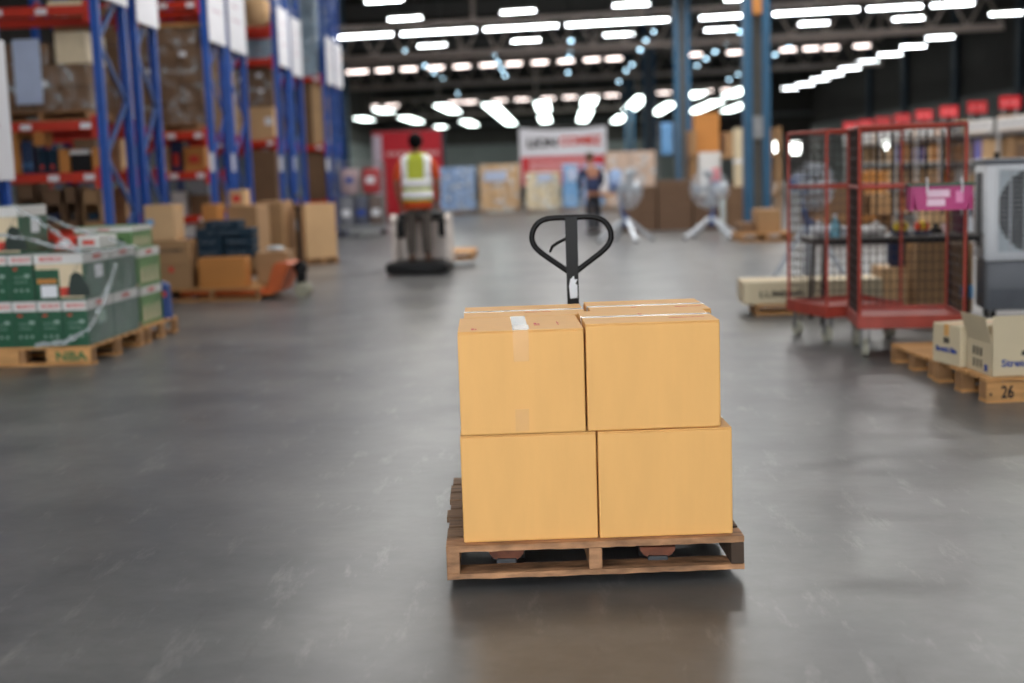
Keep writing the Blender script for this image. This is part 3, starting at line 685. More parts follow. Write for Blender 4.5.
# nearest rack, middle level
pallet('wooden pallet on the rack beam under the wrapped brown load with the pale sheet', (-7.02, 16.05, 2.19), 0, 1.2, .95, .13)
x, w_ = on_rack(9, 93, 16.1, 2); zb_ = 2.322; h = top_z(50, 64, 16.1)-zb_
wrapped_load('wide film wrapped brown load on the middle beams of the nearest rack', (x, 16.5, zb_), 0, w_, .8, h, KRAFT3, tiers=2)
x, w_ = on_rack(10, 56, 16.1, 2); zc_ = zb_+h+.003
t = wrapped_load('brown carton with a pale blue sheet hanging from it, on the nearest rack load', (x, 16.5, zc_), 0, w_, .8, top_z(30, 43, 16.1)-zc_, KRAFT3, tiers=1)
B(-.14, .2, -.45, -.445, -h*.85, .3).build('paper_sheet', M('blue_white_paper', (176, 188, 214), .6, var=.04), t)
x, w_ = on_rack(61, 92, 16.1, 2); carton('cream carton standing on the wide brown load of the nearest rack', (x, 16.5, zc_), 0, w_, .7, top_z(80, 31, 16.1)-zc_, BEIGEP, 'x')
rk('flat cream carton lying on a top beam level of the nearest rack', 58, 93, 0, 'A', 3.571, .6, CREAM)
# nearest rack, upper small-goods level (1.56)
rk('amber carton at the left end of the small goods level, nearest rack', 12, 19, 131, 'A', 1.56, .4, ORKRAFT)
rk('amber carton in the middle of the small goods level, nearest rack', 58, 68, 149, 'A', 1.56, .4, ORKRAFT)
rk('amber carton at the right end of the small goods level, nearest rack', 91, 98, 148, 'A', 1.56, .4, ORKRAFT)
def tool_case(label, px0, px1, ytop, key, z, mat, mark):
    Y = RY[key][0]+.08; x, w_ = on_rack(px0, px1, Y, z); h = top_z(px0, ytop, Y)-z
    t = thing('tool_case', label, 'tool case', (x, Y+.12, z+.001)); B(-w_/2, w_/2, -.1, .1, 0, h*.88, bev=.015).build('shell', mat, t)
    MB().tube([(-w_*.25, 0, h*.86), (-w_*.2, 0, h), (w_*.2, 0, h), (w_*.25, 0, h*.86)], .012, 6).build('handle', BLACKP, t); B(-w_*.2, w_*.15, -.103, -.1, h*.15, h*.3).build('printed_mark', mark, t)
    return t
CASEB = M('case_blue_plastic', (26, 52, 92), .45)
tool_case('dark blue case standing beside the amber carton, leftmost on the small goods level', 20, 25, 137, 'A', 1.56, CASEB, SKYB)
tool_case('dark blue case, second of the pair near the left end of the small goods level', 26, 31, 137, 'A', 1.56, CASEB, SKYB)
tool_case('black tool case under the amber box on the nearest rack', 36, 45, 146, 'A', 1.56, TEAL, REDINK)
tool_case('black tool case to the right of the one under the amber box', 46, 55.5, 146, 'A', 1.56, TEAL, REDINK)
rk('small amber box resting on top of the black tool case, nearest rack', 33.5, 44.5, 127.5, 'A', top_z(40, 146, 16.08)+.002, .3, ORKRAFT, tape='y')
Y = 16.1; x, w_ = on_rack(70, 89, Y, 1.56); t = thing('storage_crate', 'black ribbed crate with a white rim on the small goods level', 'crate', (x, Y+.2, 1.561))
hc = top_z(80, 150, Y)-1.561; bm = MB(); bm.box(-w_/2, w_/2, -.2, .2, 0, hc*.8, bev=.006)
for k in range(6): bm.box(-w_/2+.02+k*w_/6, -w_/2+.03+k*w_/6, -.206, -.2, .01, hc*.78)
bm.build('crate_body', BLACKP, t); B(-w_/2-.006, w_/2+.006, -.207, .207, hc*.8, hc, bev=.004).build('rim', WHITECARD, t)
rk('brown carton under the red beam at the right of the small goods level', 74, 96, 139, 'A', top_z(80, 149, 16.08)+.004, .3, KRAFT3)
# nearest rack, lower level: open dark cartons
for i, (a, b_, yt, nm) in enumerate(((13, 31, 181, 'leftmost'), (37, 58, 190, 'wide middle'), (60, 73, 186, 'narrow'), (78, 97, 189, 'right-hand'))):
    Y = 16.1; x, w_ = on_rack(a, b_, Y, .85); h = top_z(a, yt, Y)-.85
    t = thing('picking_bin_box', '%s brown picking carton with a cut-out front, lower level of the nearest rack' % nm, 'box', (x, Y+.25, .851))
    MB().box(-w_/2, -w_/2+.02, -.25, .25, 0, h).box(w_/2-.02, w_/2, -.25, .25, 0, h).box(-w_/2, w_/2, .23, .25, 0, h).box(-w_/2, w_/2, -.25, -.235, h*.62, h).box(-w_/2, w_/2, -.25, -.235, 0, h*.2).box(-w_/2, w_/2, -.25, .25, h-.01, h).build('body', KRAFT3 if i != 3 else KRAFT, t)
    B(-w_*.3, w_*.2, -.2, .1, .02, h*.4, bev=.01).build('contents', (DARK, NAVY, DARK, TEAL)[i], t)
rk('small white and red carton on the lower level near the film strands', 60, 80, 241, 'A', 0, .4, RED)
for i, (a, b_, yt, m_, nm) in enumerate(((12, 42, 243, KRAFT3, 'dark brown carton on the floor under the left half of the nearest rack'), (84, 99, 242, WHITECARD, 'white carton on the floor under the right end of the nearest rack'))):
    rk(nm, a, b_, yt, 'A', 0.0, .6, m_)
# rack B (back to back)
x, w_ = on_rack(106, 130, 17.5, 2); wrapped_load('brown film wrapped load seen through the bracing of the nearest rack end', (x-.3, 17.87, 2.19), 0, w_+.6, .75, 1.55, KRAFT, tiers=3)
x, w_ = on_rack(100, 122, 17.5, 2); carton('pale kraft carton behind the end bracing on the small goods level', (x-.1, 17.85, 1.561), 0, .4, .5, .45, KRAFT2)
carton('brown carton on the lower level behind the end bracing', (-6.2, 17.85, .851), 0, .5, .5, .5, KRAFT); carton('dark carton on the floor behind the end bracing', (-6.2, 17.85, .0), 0, .55, .5, .6, KRAFT3)
# rack C
pallet('wooden pallet on the rack beam under the large brown wrapped load', (-7.05, 21.0, 2.2), 0, 1.25, 1.05, .13)
x, w_ = on_rack(142, 207, 21.1, 2); h = top_z(180, 27, 21.1)-2.33
wrapped_load('large brown film wrapped load under a wooden lid, second rack pair', (x, 21.5, 2.33), 0, w_, .85, h, KRAFT3, lid=WOODP, tiers=5)
rk('amber carton with a red print on the small goods level, second rack pair', 183, 204, 147, 'C', 1.56, .5, ORKRAFT, lab=(-.08, .08, .14, .26, REDINK))
rk('dark box with red print on the small goods level, second rack pair', 170, 181, 141, 'C', 1.56, .5, NAVY, lab=(-.06, .05, .1, .3, REDINK))
rk('kraft carton at the left of the small goods level, second rack pair', 158, 168, 147, 'C', 1.56, .5, KRAFT2)
rk('grey plastic bin with a pale rim on the lower level, second rack pair', 186, 206, 171, 'C', top_z(196, 195, 21.08)+.004, .5, GREYP, tape=None, name='storage_bin')
rk('white printed carton on the lower level, second rack pair', 168, 183, 192, 'C', .85, .5, WHITECARD, lab=(-.1, .08, .08, .14, REDINK))
rk('brown carton under the grey bin on the lower level, second rack pair', 186, 206, 195, 'C', .85, .5, KRAFT3)
rk('white carton on the floor level of the second rack pair', 170, 205, 226, 'C', 0, .6, WHITECARD, lab=(-.2, .1, .4, .5, BLUEINK))
# rack D
x, w_ = on_rack(212, 246, 22.5, 2); wrapped_load('pale film wrapped load seen between the posts of the second rack pair', (-6.2, 22.9, 2.2), 0, .85, .9, 1.5, KRAFT2, tiers=3)
carton('brown carton on the lower level behind the second rack pair posts', (-6.2, 22.9, .851), 0, .6, .6, .7, KRAFT3)
# rack E
rk('pale film covered carton with a rounded top edge, third rack pair', 238, 275, 107, 'E', 2.18, .8, KRAFT2, lab=(.2, .36, .3, .45, PAPER))
x, w_ = on_rack(236, 276, 26.4, 2); wrapped_load('dark brown wrapped load above the pale carton, third rack pair', (x, 26.75, top_z(255, 106, 26.28)+.005), 0, w_, .75, .78, KRAFT3, tiers=2)
x, w_ = on_rack(250, 272, 26.4, 4.4)
t = thing('kraft_sack', 'rounded kraft sack on the top beams of the third rack pair', 'sack', (x, 26.7, 4.401)); MB().box(-w_*.62, w_*.62, -.3, .3, 0, .62, bev=.15).build('sack_body', KRAFT2, t, True); MB().box(-.1, .1, -.05, .05, .6, .66, bev=.02).build('tied_neck', KRAFT2, t, True)
rk('brown carton on the lower level of the third rack pair', 246, 275, 150, 'E', .85, .6, KRAFT3); rk('amber carton on the floor level of the third rack pair', 250, 275, 213, 'E', 0, .6, KRAFT)
wrapped_load('bluish film wrapped load on the top of the third rack pair', (-6.3, 28.0, 3.79), 0, .9, .8, 2.2, M('pale_blue_wrapped', (150, 172, 190), .3, var=.35, scale=5, coat=.4), tiers=4)
carton('brown carton between the posts of the third rack pair', (-6.2, 28.0, 2.181), 0, .8, .8, 1.1, KRAFT3)
# rack G / H
rk('brown wrapped stack on the middle beams of the farthest rack pair', 300, 313, 80, 'G', 2.18, .8, KRAFT3); rk('pale grey brown stack at the aisle end of the farthest rack pair', 314, 325, 82, 'G', 2.18, .8, KRAFT2)
rk('brown carton on the lower level of the farthest rack pair', 302, 325, 152, 'G', .85, .8, KRAFT3); rk('brown carton on the floor level of the farthest rack pair', 302, 325, 207, 'G', 0, .8, KRAFT)
wrapped_load('bluish white film wrapped load on top of the farthest rack pair, by the lamps', (-6.25, 32.0, 3.81), 0, .95, .9, 2.1, M('pale_blue_wrapped', (150, 172, 190)), tiers=4)
wrapped_load('pale wrapped load over the last rack of the left side', (-6.2, 33.2, 3.81), 0, .9, .8, 2.0, M('pale_blue_wrapped', (150, 172, 190)), tiers=4)

# ================================================================== left floor: kraft boxes on a low pallet with an orange truck
pallet('low wooden pallet under the kraft boxes and orange box, orange truck under its end', (-4.72, 15.05, 0), -.02, 1.15, 1.15, .15, 7, 3, WOODP)
def at(px0, px1, Y):
    a = AY(px0, 200, Y); b_ = AY(px1, 200, Y); return (a.x+b_.x)/2, b_.x-a.x
def kb(label, px0, px1, ytop, Y, z, d, mat, rz=0, tape='x', lab=None, name='cardboard_box', px_w=None):
    x, w_ = at(px0, px1, Y); h = AY((px0+px1)/2, ytop, Y).z-z
    return carton(label, (x, Y+d/2, z+.001), rz, w_, d, h, mat, tape, name=name, label_side=lab)
zz = .151
t = kb('kraft carton at the bottom of the left stack on the low pallet', 148, 187, 265, 15.08, zz, .42, KRAFT, lab=(-.04, .02, .2, .26, REDINK))
zt = AY(168, 265, 15.08).z
t = kb('kraft carton with a dark printed line, middle of the left stack on the low pallet', 147, 186, 241, 15.08, zt+.002, .42, KRAFT)
text('printed_line', 'MACHINERY', .06, BLACKINK, t, (0, -.212, .16))
zt2 = AY(168, 241, 15.08).z
t = kb('kraft carton with a small pale label, topmost of the left stack on the low pallet', 143, 173, 205, 15.1, zt2+.004, .4, KRAFT2, lab=(-.16, -.07, .18, .25, SKYB))
kb('orange brown carton standing in front of the dark teal crates', 194, 241, 258, 15.08, zz, .3, ORKRAFT)
kb('kraft carton at the right end of the low pallet, partly behind the orange truck', 252.5, 284, 252, 15.5, zz, .42, KRAFT, tape=None)
x, w_ = at(262, 284, 15.6); t = thing('clear_bag', 'crumpled clear bag lying on the kraft carton beside the orange truck', 'bag', (x, 15.6, AY(265, 252, 15.42).z+.003)); MB().ball((0, 0, .03), .12, .09, .03, 2).build('bag_body', M('clear_bag_plastic', (190, 200, 204), .2, var=.3, scale=20, coat=.5), t, True)
def teal_crate(label, px0, px1, yb, yt, Y, z=None):
    x, w_ = at(px0, px1, Y); zb = AY(px0, yb, Y).z if z is None else z; h = AY(px0, yt, Y).z-zb
    t = thing('teal_crate', label, 'crate', (x, Y+.17, zb)); B(-w_/2, w_/2, -.17, .17, 0, h*.9, bev=.012).build('crate_body', TEAL, t); B(-w_/2-.004, w_/2+.004, -.174, .174, h*.9, h-.004, bev=.004).build('lid', TEAL, t)
    m = MB()
    for k in range(3): m.bar((-w_*.3+k*w_*.2, -.1715, h*.35), (-w_*.15+k*w_*.2, -.1715, h*.6), .03, .003)
    m.build('printed_mark', M('grey_white_ink', (176, 184, 196), .6), t); return h
Yt = 15.43
zb = zz+.0
kbz = AY(220, 258, 15.43).z
t = carton('dark carton under the teal crates, hidden behind the orange brown carton', (at(194, 241, Yt)[0], Yt+.23, zz), 0, .5, .34, kbz-zz-.002, KRAFT3)
h1 = teal_crate('dark teal crate with white print, lower left of the four behind the orange carton', 191, 219.5, 258, 247.5, Yt, kbz)
h1 = teal_crate('dark teal crate with white print, lower right of the four behind the orange carton', 221, 250, 258, 247.5, Yt, kbz)
kz2 = AY(220, 247.5, Yt).z+.003
teal_crate('dark teal crate with white print, upper left of the four behind the orange carton', 191, 219.5, 247.5, 237, Yt, kz2)
teal_crate('dark teal crate with white print, upper right of the four behind the orange carton', 221, 250, 247.5, 237, Yt, kz2)
kz3 = AY(220, 237, Yt).z+.006
teal_crate('flat dark teal crate lying across the four printed crates', 193, 250, 237, 229.5, Yt, kz3)
teal_crate('topmost dark teal crate of the pile behind the orange carton', 203, 237, 229.5, 221, Yt, AY(220, 229.5, Yt).z+.009)
# orange hand pallet truck
x, _ = at(262, 296, 15.2)
t = thing('pallet_truck', 'orange hand pallet truck with black handle at the end of the low kraft pallet', 'pallet truck', (x, 15.3, 0), -PI/2-.1)
# local +y of the forks runs from the pump (origin) into the pallet on the left
for s in (-1, 1): MB().box(s*.2-.075, s*.2+.075, -1.2, -.2, .06, .115, bev=.008).build('fork', ORANGE, t); MB().tube([(s*.2-.04, -1.05, .04), (s*.2+.04, -1.05, .04)], .04, 14).build('load_roller', GREYP, t, True)
MB().prism([(-.3, .06), (-.1, .06), (.0, .1), (.13, .4), (.1, .43), (-.02, .43), (-.06, .4), (-.15, .14), (-.3, .12)], 'x', -.24, .24).build('fork_carriage', ORANGE, t)
bm = MB().lathe([(.06, .12), (.06, .3), (.08, .31), (.08, .38), (.05, .42)], (0, .2, 0), 16); bm.build('pump', BLACKM, t, True)
for s in (-1, 1): MB().tube([(s*.03, .22, .09), (s*.09, .22, .09)], .09, 20).build('steer_wheel', M('pale_wheel', (150, 148, 130), .6), t, True)
MB().bar((0, .2, .38), (0, .2, 1.06), .05, .035).build('handle_shaft', BLACKM, t)
MB().tube([(-.02, .2, 1.0), (-.15, .2, 1.12), (-.12, .2, 1.2), (.12, .2, 1.2), (.15, .2, 1.12), (.02, .2, 1.0)], .016, 8).build('handle_loop', BLACKM, t, True)
B(-.05, .05, .178, .181, .78, .92).build('sticker', PAPER, t)
# tall kraft cartons by the rack end
def on_base(label, plabel, px0, px1, ytop, Y, d, mat, zb=.12, lab=None, tape='x'):
    x, w_ = at(px0, px1, Y)
    pallet(plabel, (x-w_/2+.0, Y-.02, 0), 0, w_, d+.04, zb, 5, 3, WOOD, bevel=.003)
    return carton(label, (x, Y+d/2, zb+.001), 0, w_, d, AY((px0+px1)/2, ytop, Y).z-zb, mat, tape, label_side=lab)
x, _ = at(293, 335, 21.2); q_ = .62
pallet('dark pallet under the tall kraft carton nearest the stacker', (x-.079, 20.85, 0), q_, .55, .5, .1, 5, 3, WOOD, bevel=.003)
carton('tall kraft carton turned cornerwise at the aisle end of the left racks', (x-.079+.26*math.cos(q_)-.25*math.sin(q_), 20.85+.26*math.sin(q_)+.25*math.cos(q_), .101), q_, .55, .48, AY(314, 204, 21.0).z-.1, KRAFT2, 'x')
on_base('tall kraft carton to the left of the one nearest the stacker', 'dark pallet under the second tall kraft carton', 254, 282, 202, 20.6, .8, KRAFT, .1)
on_base('tall brown carton behind the teal crates', 'dark pallet under the tall brown carton behind the teal crates', 226, 256, 206, 19.0, .8, KRAFT, .1)
on_base('brown carton under the amber carton, behind the topmost teal crate', 'pallet under the brown carton behind the teal crates', 194, 217, 222, 18.6, .6, KRAFT3, .1)
z_ = AY(209, 222, 18.6).z+.003
t = kb('amber carton with a red print standing behind the teal crates', 201, 217, 204.5, 18.65, z_, .4, ORKRAFT)
t = kb('pale carton with a red print on the tall brown carton behind the teal crates', 229, 244, 190, 19.05, AY(240, 206, 19.0).z+.003, .4, KRAFT2, lab=(-.06, .06, .05, .16, REDINK))

# ================================================================== people
def skin_body(name, chains, mat, parent, sub=2):
    """one continuous skinned surface; chains = list of (points with radii, root index or link)"""
    me = bpy.data.meshes.new(name); vs, es, rs, roots = [], [], [], []
    idx = {}
    for ch in chains:
        prev = None
        for k, e in enumerate(ch):
            if isinstance(e, str): prev = idx[e]; continue
            nm, p, r = e; vs.append(p); rs.append(r if isinstance(r, tuple) else (r, r)); i = len(vs)-1
            if nm: idx[nm] = i
            if prev is not None: es.append((prev, i))
            else: roots.append(i)
            prev = i
    me.from_pydata([tuple(v) for v in vs], es, []); o = bpy.data.objects.new(name, me); C.objects.link(o)
    sm = o.modifiers.new('s', 'SKIN'); sm.use_smooth_shade = True; sm.branch_smoothing = .6
    for i, r in enumerate(rs): me.skin_vertices[0].data[i].radius = r; me.skin_vertices[0].data[i].use_root = i in roots
    ss = o.modifiers.new('b', 'SUBSURF'); ss.levels = ss.render_levels = sub
    bpy.context.view_layer.update()
    m2 = bpy.data.meshes.new_from_object(o.evaluated_get(bpy.context.evaluated_depsgraph_get())); bpy.data.objects.remove(o)
    m2.materials.clear(); m2.materials.append(mat)
    for p in m2.polygons: p.use_smooth = True
    o = bpy.data.objects.new(name, m2); C.objects.link(o); o.parent = parent; return o
def hand(palm, dirv, side, curl):
    """five finger chains rooted inside the palm"""
    d = Vector(dirv).normalized(); s = Vector(side).normalized(); c = Vector(curl).normalized(); P = Vector(palm); out = []
    for k, l in enumerate((.07, .08, .075, .058)):
        o_ = P+s*(.027-.018*k)+d*.03
        out.append([(None, o_, .009), (None, o_+d*l*.5+c*.005, .0085), (None, o_+d*l*.8+c*.03, .008), (None, o_+d*l*.75+c*.052, .007)])
    o_ = P+s*.028-d*.01; out.append([(None, o_, .011), (None, o_+s*.028+d*.022, .01), (None, o_+s*.03+d*.05+c*.015, .008)])
    return out
def ring_shell(name, rings, mat, parent, a0=0, a1=2*PI, n=40, off=0, cap=False):
    """loft through elliptical rings (z, rx, ry, cy); angles measured from +x"""
    bm = MB(); full = abs(a1-a0-2*PI) < 1e-6; R = []
    for z, rx, ry, cy in rings:
        R.append([bm.b.verts.new(((rx+off)*math.copysign(abs(math.cos(a))**.8, math.cos(a)), cy+(ry+off)*math.copysign(abs(math.sin(a))**.8, math.sin(a)), z)) for a in [a0+(a1-a0)*i/n for i in range(n if full else n+1)]])
    for A, D in zip(R, R[1:]):
        k = len(A)
        for j in range(k if full else k-1): bm.b.faces.new((A[j], A[(j+1) % k], D[(j+1) % k], D[j]))
    o = bm.build(name, mat, parent, True)
    sd = o.modifiers.new('t', 'SOLIDIFY'); sd.thickness = .006; sd.offset = 0
    return o
def interp(rings, z):
    for a, b_ in zip(rings, rings[1:]):
        lo, hi = (a, b_) if a[0] <= b_[0] else (b_, a)
        if lo[0] <= z <= hi[0]:
            q = (z-lo[0])/(hi[0]-lo[0]); return (z,)+tuple(lo[k]+(hi[k]-lo[k])*q for k in (1, 2, 3))
    return (z,)+tuple(rings[0][1:])
def face(parent, hc, fy):
    """eyes, mouth, on the front side (fy = +1 or -1 along local y)"""
    for s in (-1, 1): MB().ball((hc[0]+s*.032, hc[1]+fy*.083, hc[2]+.005), .012, .008, .007).build('eye', WHITEP, parent, True)
    MB().ball((hc[0], hc[1]+fy*.088, hc[2]-.065), .024, .008, .007).build('mouth', M('lip_skin', (140, 78, 66), .5), parent, True)

# --- rider seen from behind, in a reflective vest, on a ride-on stacker
RX, RYY, RZ = -2.04, 18.35, .185
rp = thing('person', 'person seen from behind in a yellow reflective vest and orange shirt, standing on the stacker', 'person', (RX, RYY, RZ))
TS = M('worker_trousers', (86, 78, 72), .85, var=.12); SHOE = M('brown_boots', (88, 62, 44), .6); SHIRT = M('orange_shirt', (206, 76, 26), .8, var=.08)
VY = M('lime_vest', (196, 204, 52), .6, var=.05); REFL = M('reflective_silver', (250, 250, 250), .35, var=.02)
hnd = []
for s in (-1, 1): hnd += hand((s*.26, .28, .76), (s*.15, .9, -.25), (-s, .1, .1), (0, .1, -1))
body = [[('pelvis', (0, 0, .9), (.15, .11)), (None, (0, .01, 1.05), (.14, .1)), (None, (0, .02, 1.22), (.16, .105)), ('chest', (0, .01, 1.36), (.175, .11)), ('neck', (0, .01, 1.49), (.058, .058)), (None, (0, .025, 1.54), (.056, .06)), (None, (0, .03, 1.6), (.07, .088)), (None, (0, .03, 1.67), (.074, .094)), (None, (0, .025, 1.735), (.058, .075))]]
for s in (-1, 1):
    body.append(['chest', (None, (s*.2, 0, 1.405), .062), (None, (s*.26, -.03, 1.24), .05), (None, (s*.295, -.02, 1.08), .043), (None, (s*.285, .12, .92), .036), (None, (s*.27, .23, .8), .027), (None, (s*.262, .28, .762), (.035, .022))])
    body.append(['pelvis', (None, (s*.1, 0, .8), .09), (None, (s*.105, .01, .5), .062), (None, (s*.11, -.01, .3), .055), (None, (s*.11, -.02, .09), .04), (None, (s*.115, .03, .04), .036), (None, (s*.12, .12, .025), .028)])
bo = skin_body('body', body+hnd, SKIN, rp)
face(rp, (0, .03, 1.645), 1); MB().ball((0, .135, 1.63), .014, .02, .022).build('nose', SKIN, rp, True)
for s in (-1, 1): MB().ball((s*.08, .02, 1.635), .012, .022, .032).build('ear', SKIN, rp, True)
hb = MB().ball((0, .01, 1.685), .104, .116, .112, 3)
bmesh.ops.delete(hb.b, geom=[v for v in hb.b.verts if v.co.y > .055 and v.co.z < 1.70], context='VERTS'); hb.ball((0, -.05, 1.63), .078, .05, .065, 2); hb.build('hair', HAIR, rp, True)
skin_body('trousers', [[('p', (0, 0, .93), (.165, .12)), (None, (0, 0, .86), (.165, .12))]]+[['p', (None, (s*.1, 0, .78), .105), (None, (s*.107, .01, .5), .08), (None, (s*.112, -.01, .28), .074), (None, (s*.112, -.015, .075), .066)] for s in (-1, 1)], TS, rp)
for s in (-1, 1): MB().box(s*.118-.047, s*.118+.047, -.07, .19, 0, .075, bev=.03).build('boot', SHOE, rp, True)
skin_body('shirt', [[('c', (0, .01, 1.38), (.18, .118)), (None, (0, .01, 1.2), (.178, .118)), (None, (0, 0, 1.0), (.175, .125)), (None, (0, 0, .74), (.19, .14))], ['c', (None, (0, .01, 1.46), (.07, .07)), (None, (0, .012, 1.5), (.064, .064))]]+[['c', (None, (s*.205, 0, 1.4), .078), (None, (s*.265, -.03, 1.24), .068), (None, (s*.292, -.02, 1.12), .064)] for s in (-1, 1)], SHIRT, rp)
VR = [(.84, .215, .15, 0), (1.0, .212, .148, 0), (1.2, .218, .142, .01), (1.36, .228, .138, .012), (1.44, .212, .125, .015), (1.49, .15, .1, .018), (1.51, .1, .085, .02)]
ring_shell('vest', VR, VY, rp); ring_shell('shirt_hem', [(.735, .205, .15, 0), (.9, .203, .142, 0)], SHIRT, rp)
def vband(name, z0, z1, a0, a1, mat):
    zs = sorted({z0, z1}|{r[0] for r in VR if z0 < r[0] < z1}); ring_shell(name, [interp(VR, z) for z in zs], mat, rp, a0, a1, 44, .007)
vband('reflective_band', .875, .99, 0, 2*PI, REFL); vband('reflective_band', 1.03, 1.15, 0, 2*PI, REFL)
for a0, a1 in ((PI*1.1, PI*1.36), (PI*1.64, PI*1.9), (.1*PI, .36*PI), (.64*PI, .9*PI)): vband('reflective_band', 1.15, 1.485, a0, a1, REFL)
# --- stacker
t = thing('ride_on_stacker', 'cream ride-on pallet stacker with black base carrying the person in the vest', 'stacker', (RX, RYY, 0))
CRM = M('stacker_cream_paint', (206, 194, 186), .4, var=.05)
B(-.46, .42, -.34, .55, .035, .18, bev=.04).build('platform', BLACKP, t, True)
B(-.4, .36, -.34, .5, .02, .06, bev=.01).build('bumper', RUBBER, t, True)
MB().prism([(.5, .1), (1.0, .1), (1.0, .62), (.9, .78), (.62, .82), (.5, .7)], 'x', -.4, .4).build('machine_body', CRM, t)
B(-.36, .36, .45, .8, .74, .86, bev=.05).build('console', BLACKP, t, True)
for s in (-1, 1):
    MB().prism([(.12, .12), (.52, .12), (.52, .78), (.3, .84), (.16, .78)], 'x', s*.385-.03, s*.385+.03).build('side_guard', CRM, t)
    B(s*.31-.07, s*.31+.07, .3, .4, .5, .76, bev=.04).build('side_pad', BLACKP, t, True)
    MB().tube([(s*.3, .42, .78), (s*.31, .35, .8), (s*.29, .26, .74)], .018, 8).tube([(s*.31, .48, .78), (s*.3, .4, .79)], .022, 8).build('hand_grip', BLACKP, t, True)
    MB().tube([(s*.3-.05, .75, .1), (s*.3+.05, .75, .1)], .1, 18).build('drive_wheel', RUBBER, t, True)
    B(s*.25-.08, s*.25+.08, 1.0, 2.2, .05, .1, bev=.01).build('fork', BLACKM, t)
MB().box(-.2, .2, .93, 1.0, .6, 1.0).build('battery_cover', GREYP, t)
pallet('small wooden pallet carried on the stacker forks', (RX-.44, RYY+1.05, .101), 0, 1.12, 1.0, .13, 6, 3, WOODP)

# --- worker in dark blue clothes beyond the handle of the front truck
px_ = (593-562)/1300*28.0
wp = thing('person', 'person in dark navy work clothes standing beyond the black handle, near the white fan', 'person', (.66, 28.4, 0), .35)
tw = []
for s in (-1, 1): tw += hand((s*.16+.1, .46, 1.02), (s*-.2, .9, -.1), (-s, .1, 0), (0, 0, -1))
b2 = [[('pelvis', (0, -.02, .92), (.15, .11)), (None, (.0, .02, 1.1), (.14, .1)), ('chest', (.0, .08, 1.34), (.17, .11)), ('neck', (0, .12, 1.47), (.056, .058)), (None, (0, .15, 1.53), (.055, .06)), (None, (0, .17, 1.59), (.068, .088)), (None, (0, .17, 1.66), (.072, .092)), (None, (0, .165, 1.72), (.056, .072))]]
for s in (-1, 1):
    b2.append(['chest', (None, (s*.2, .08, 1.38), .06), (None, (s*.25, .1, 1.2), .05), (None, (s*.26, .16, 1.08), .043), (None, (s*.2+.05, .33, 1.03), .034), (None, (s*.17+.1, .43, 1.02), .027), (None, (s*.16+.1, .46, 1.02), (.035, .022))])
    b2.append(['pelvis', (None, (s*.1, 0, .8), .09), (None, (s*.11, .02+s*.04, .5), .062), (None, (s*.11, s*.08, .3), .055), (None, (s*.11, s*.1-.02, .09), .04), (None, (s*.11, s*.1+.03, .04), .036), (None, (s*.115, s*.1+.12, .025), .028)])
skin_body('body', b2+tw, SKIN, wp); face(wp, (0, .17, 1.635), 1); MB().ball((0, .275, 1.62), .014, .02, .022).build('nose', SKIN, wp, True)
for s in (-1, 1): MB().ball((s*.078, .16, 1.625), .012, .022, .032).build('ear', SKIN, wp, True)
hb = MB().ball((0, .15, 1.675), .09, .106, .098, 3); bmesh.ops.delete(hb.b, geom=[v for v in hb.b.verts if v.co.y > .19 and v.co.z < 1.69], context='VERTS'); hb.build('hair', M('brown_hair', (84, 64, 46), .6), wp, True)
skin_body('trousers', [[('p', (0, -.02, .95), (.165, .12)), (None, (0, -.02, .86), (.165, .12))]]+[['p', (None, (s*.1, 0, .78), .105), (None, (s*.112, .02+s*.04, .5), .082), (None, (s*.112, s*.08, .28), .076), (None, (s*.112, s*.1-.015, .075), .066)] for s in (-1, 1)], M('black_trousers', (30, 31, 38), .85), wp)
for s in (-1, 1): B(s*.116-.045, s*.116+.045, s*.1-.07, s*.1+.19, 0, .075, bev=.03).build('boot', BLACKP, wp, True)
skin_body('jacket', [[('c', (0, .08, 1.36), (.185, .122)), (None, (0, .05, 1.18), (.18, .12)), (None, (0, 0, 1.0), (.175, .125)), (None, (0, -.01, .88), (.178, .13))], ['c', (None, (0, .11, 1.44), (.07, .07)), (None, (0, .12, 1.48), (.064, .064))]]+[['c', (None, (s*.205, .08, 1.38), .075), (None, (s*.255, .1, 1.2), .064), (None, (s*.262, .16, 1.08), .056), (None, (s*.2+.05, .33, 1.03), .046), (None, (s*.18+.09, .4, 1.02), .04)] for s in (-1, 1)], NAVY, wp)

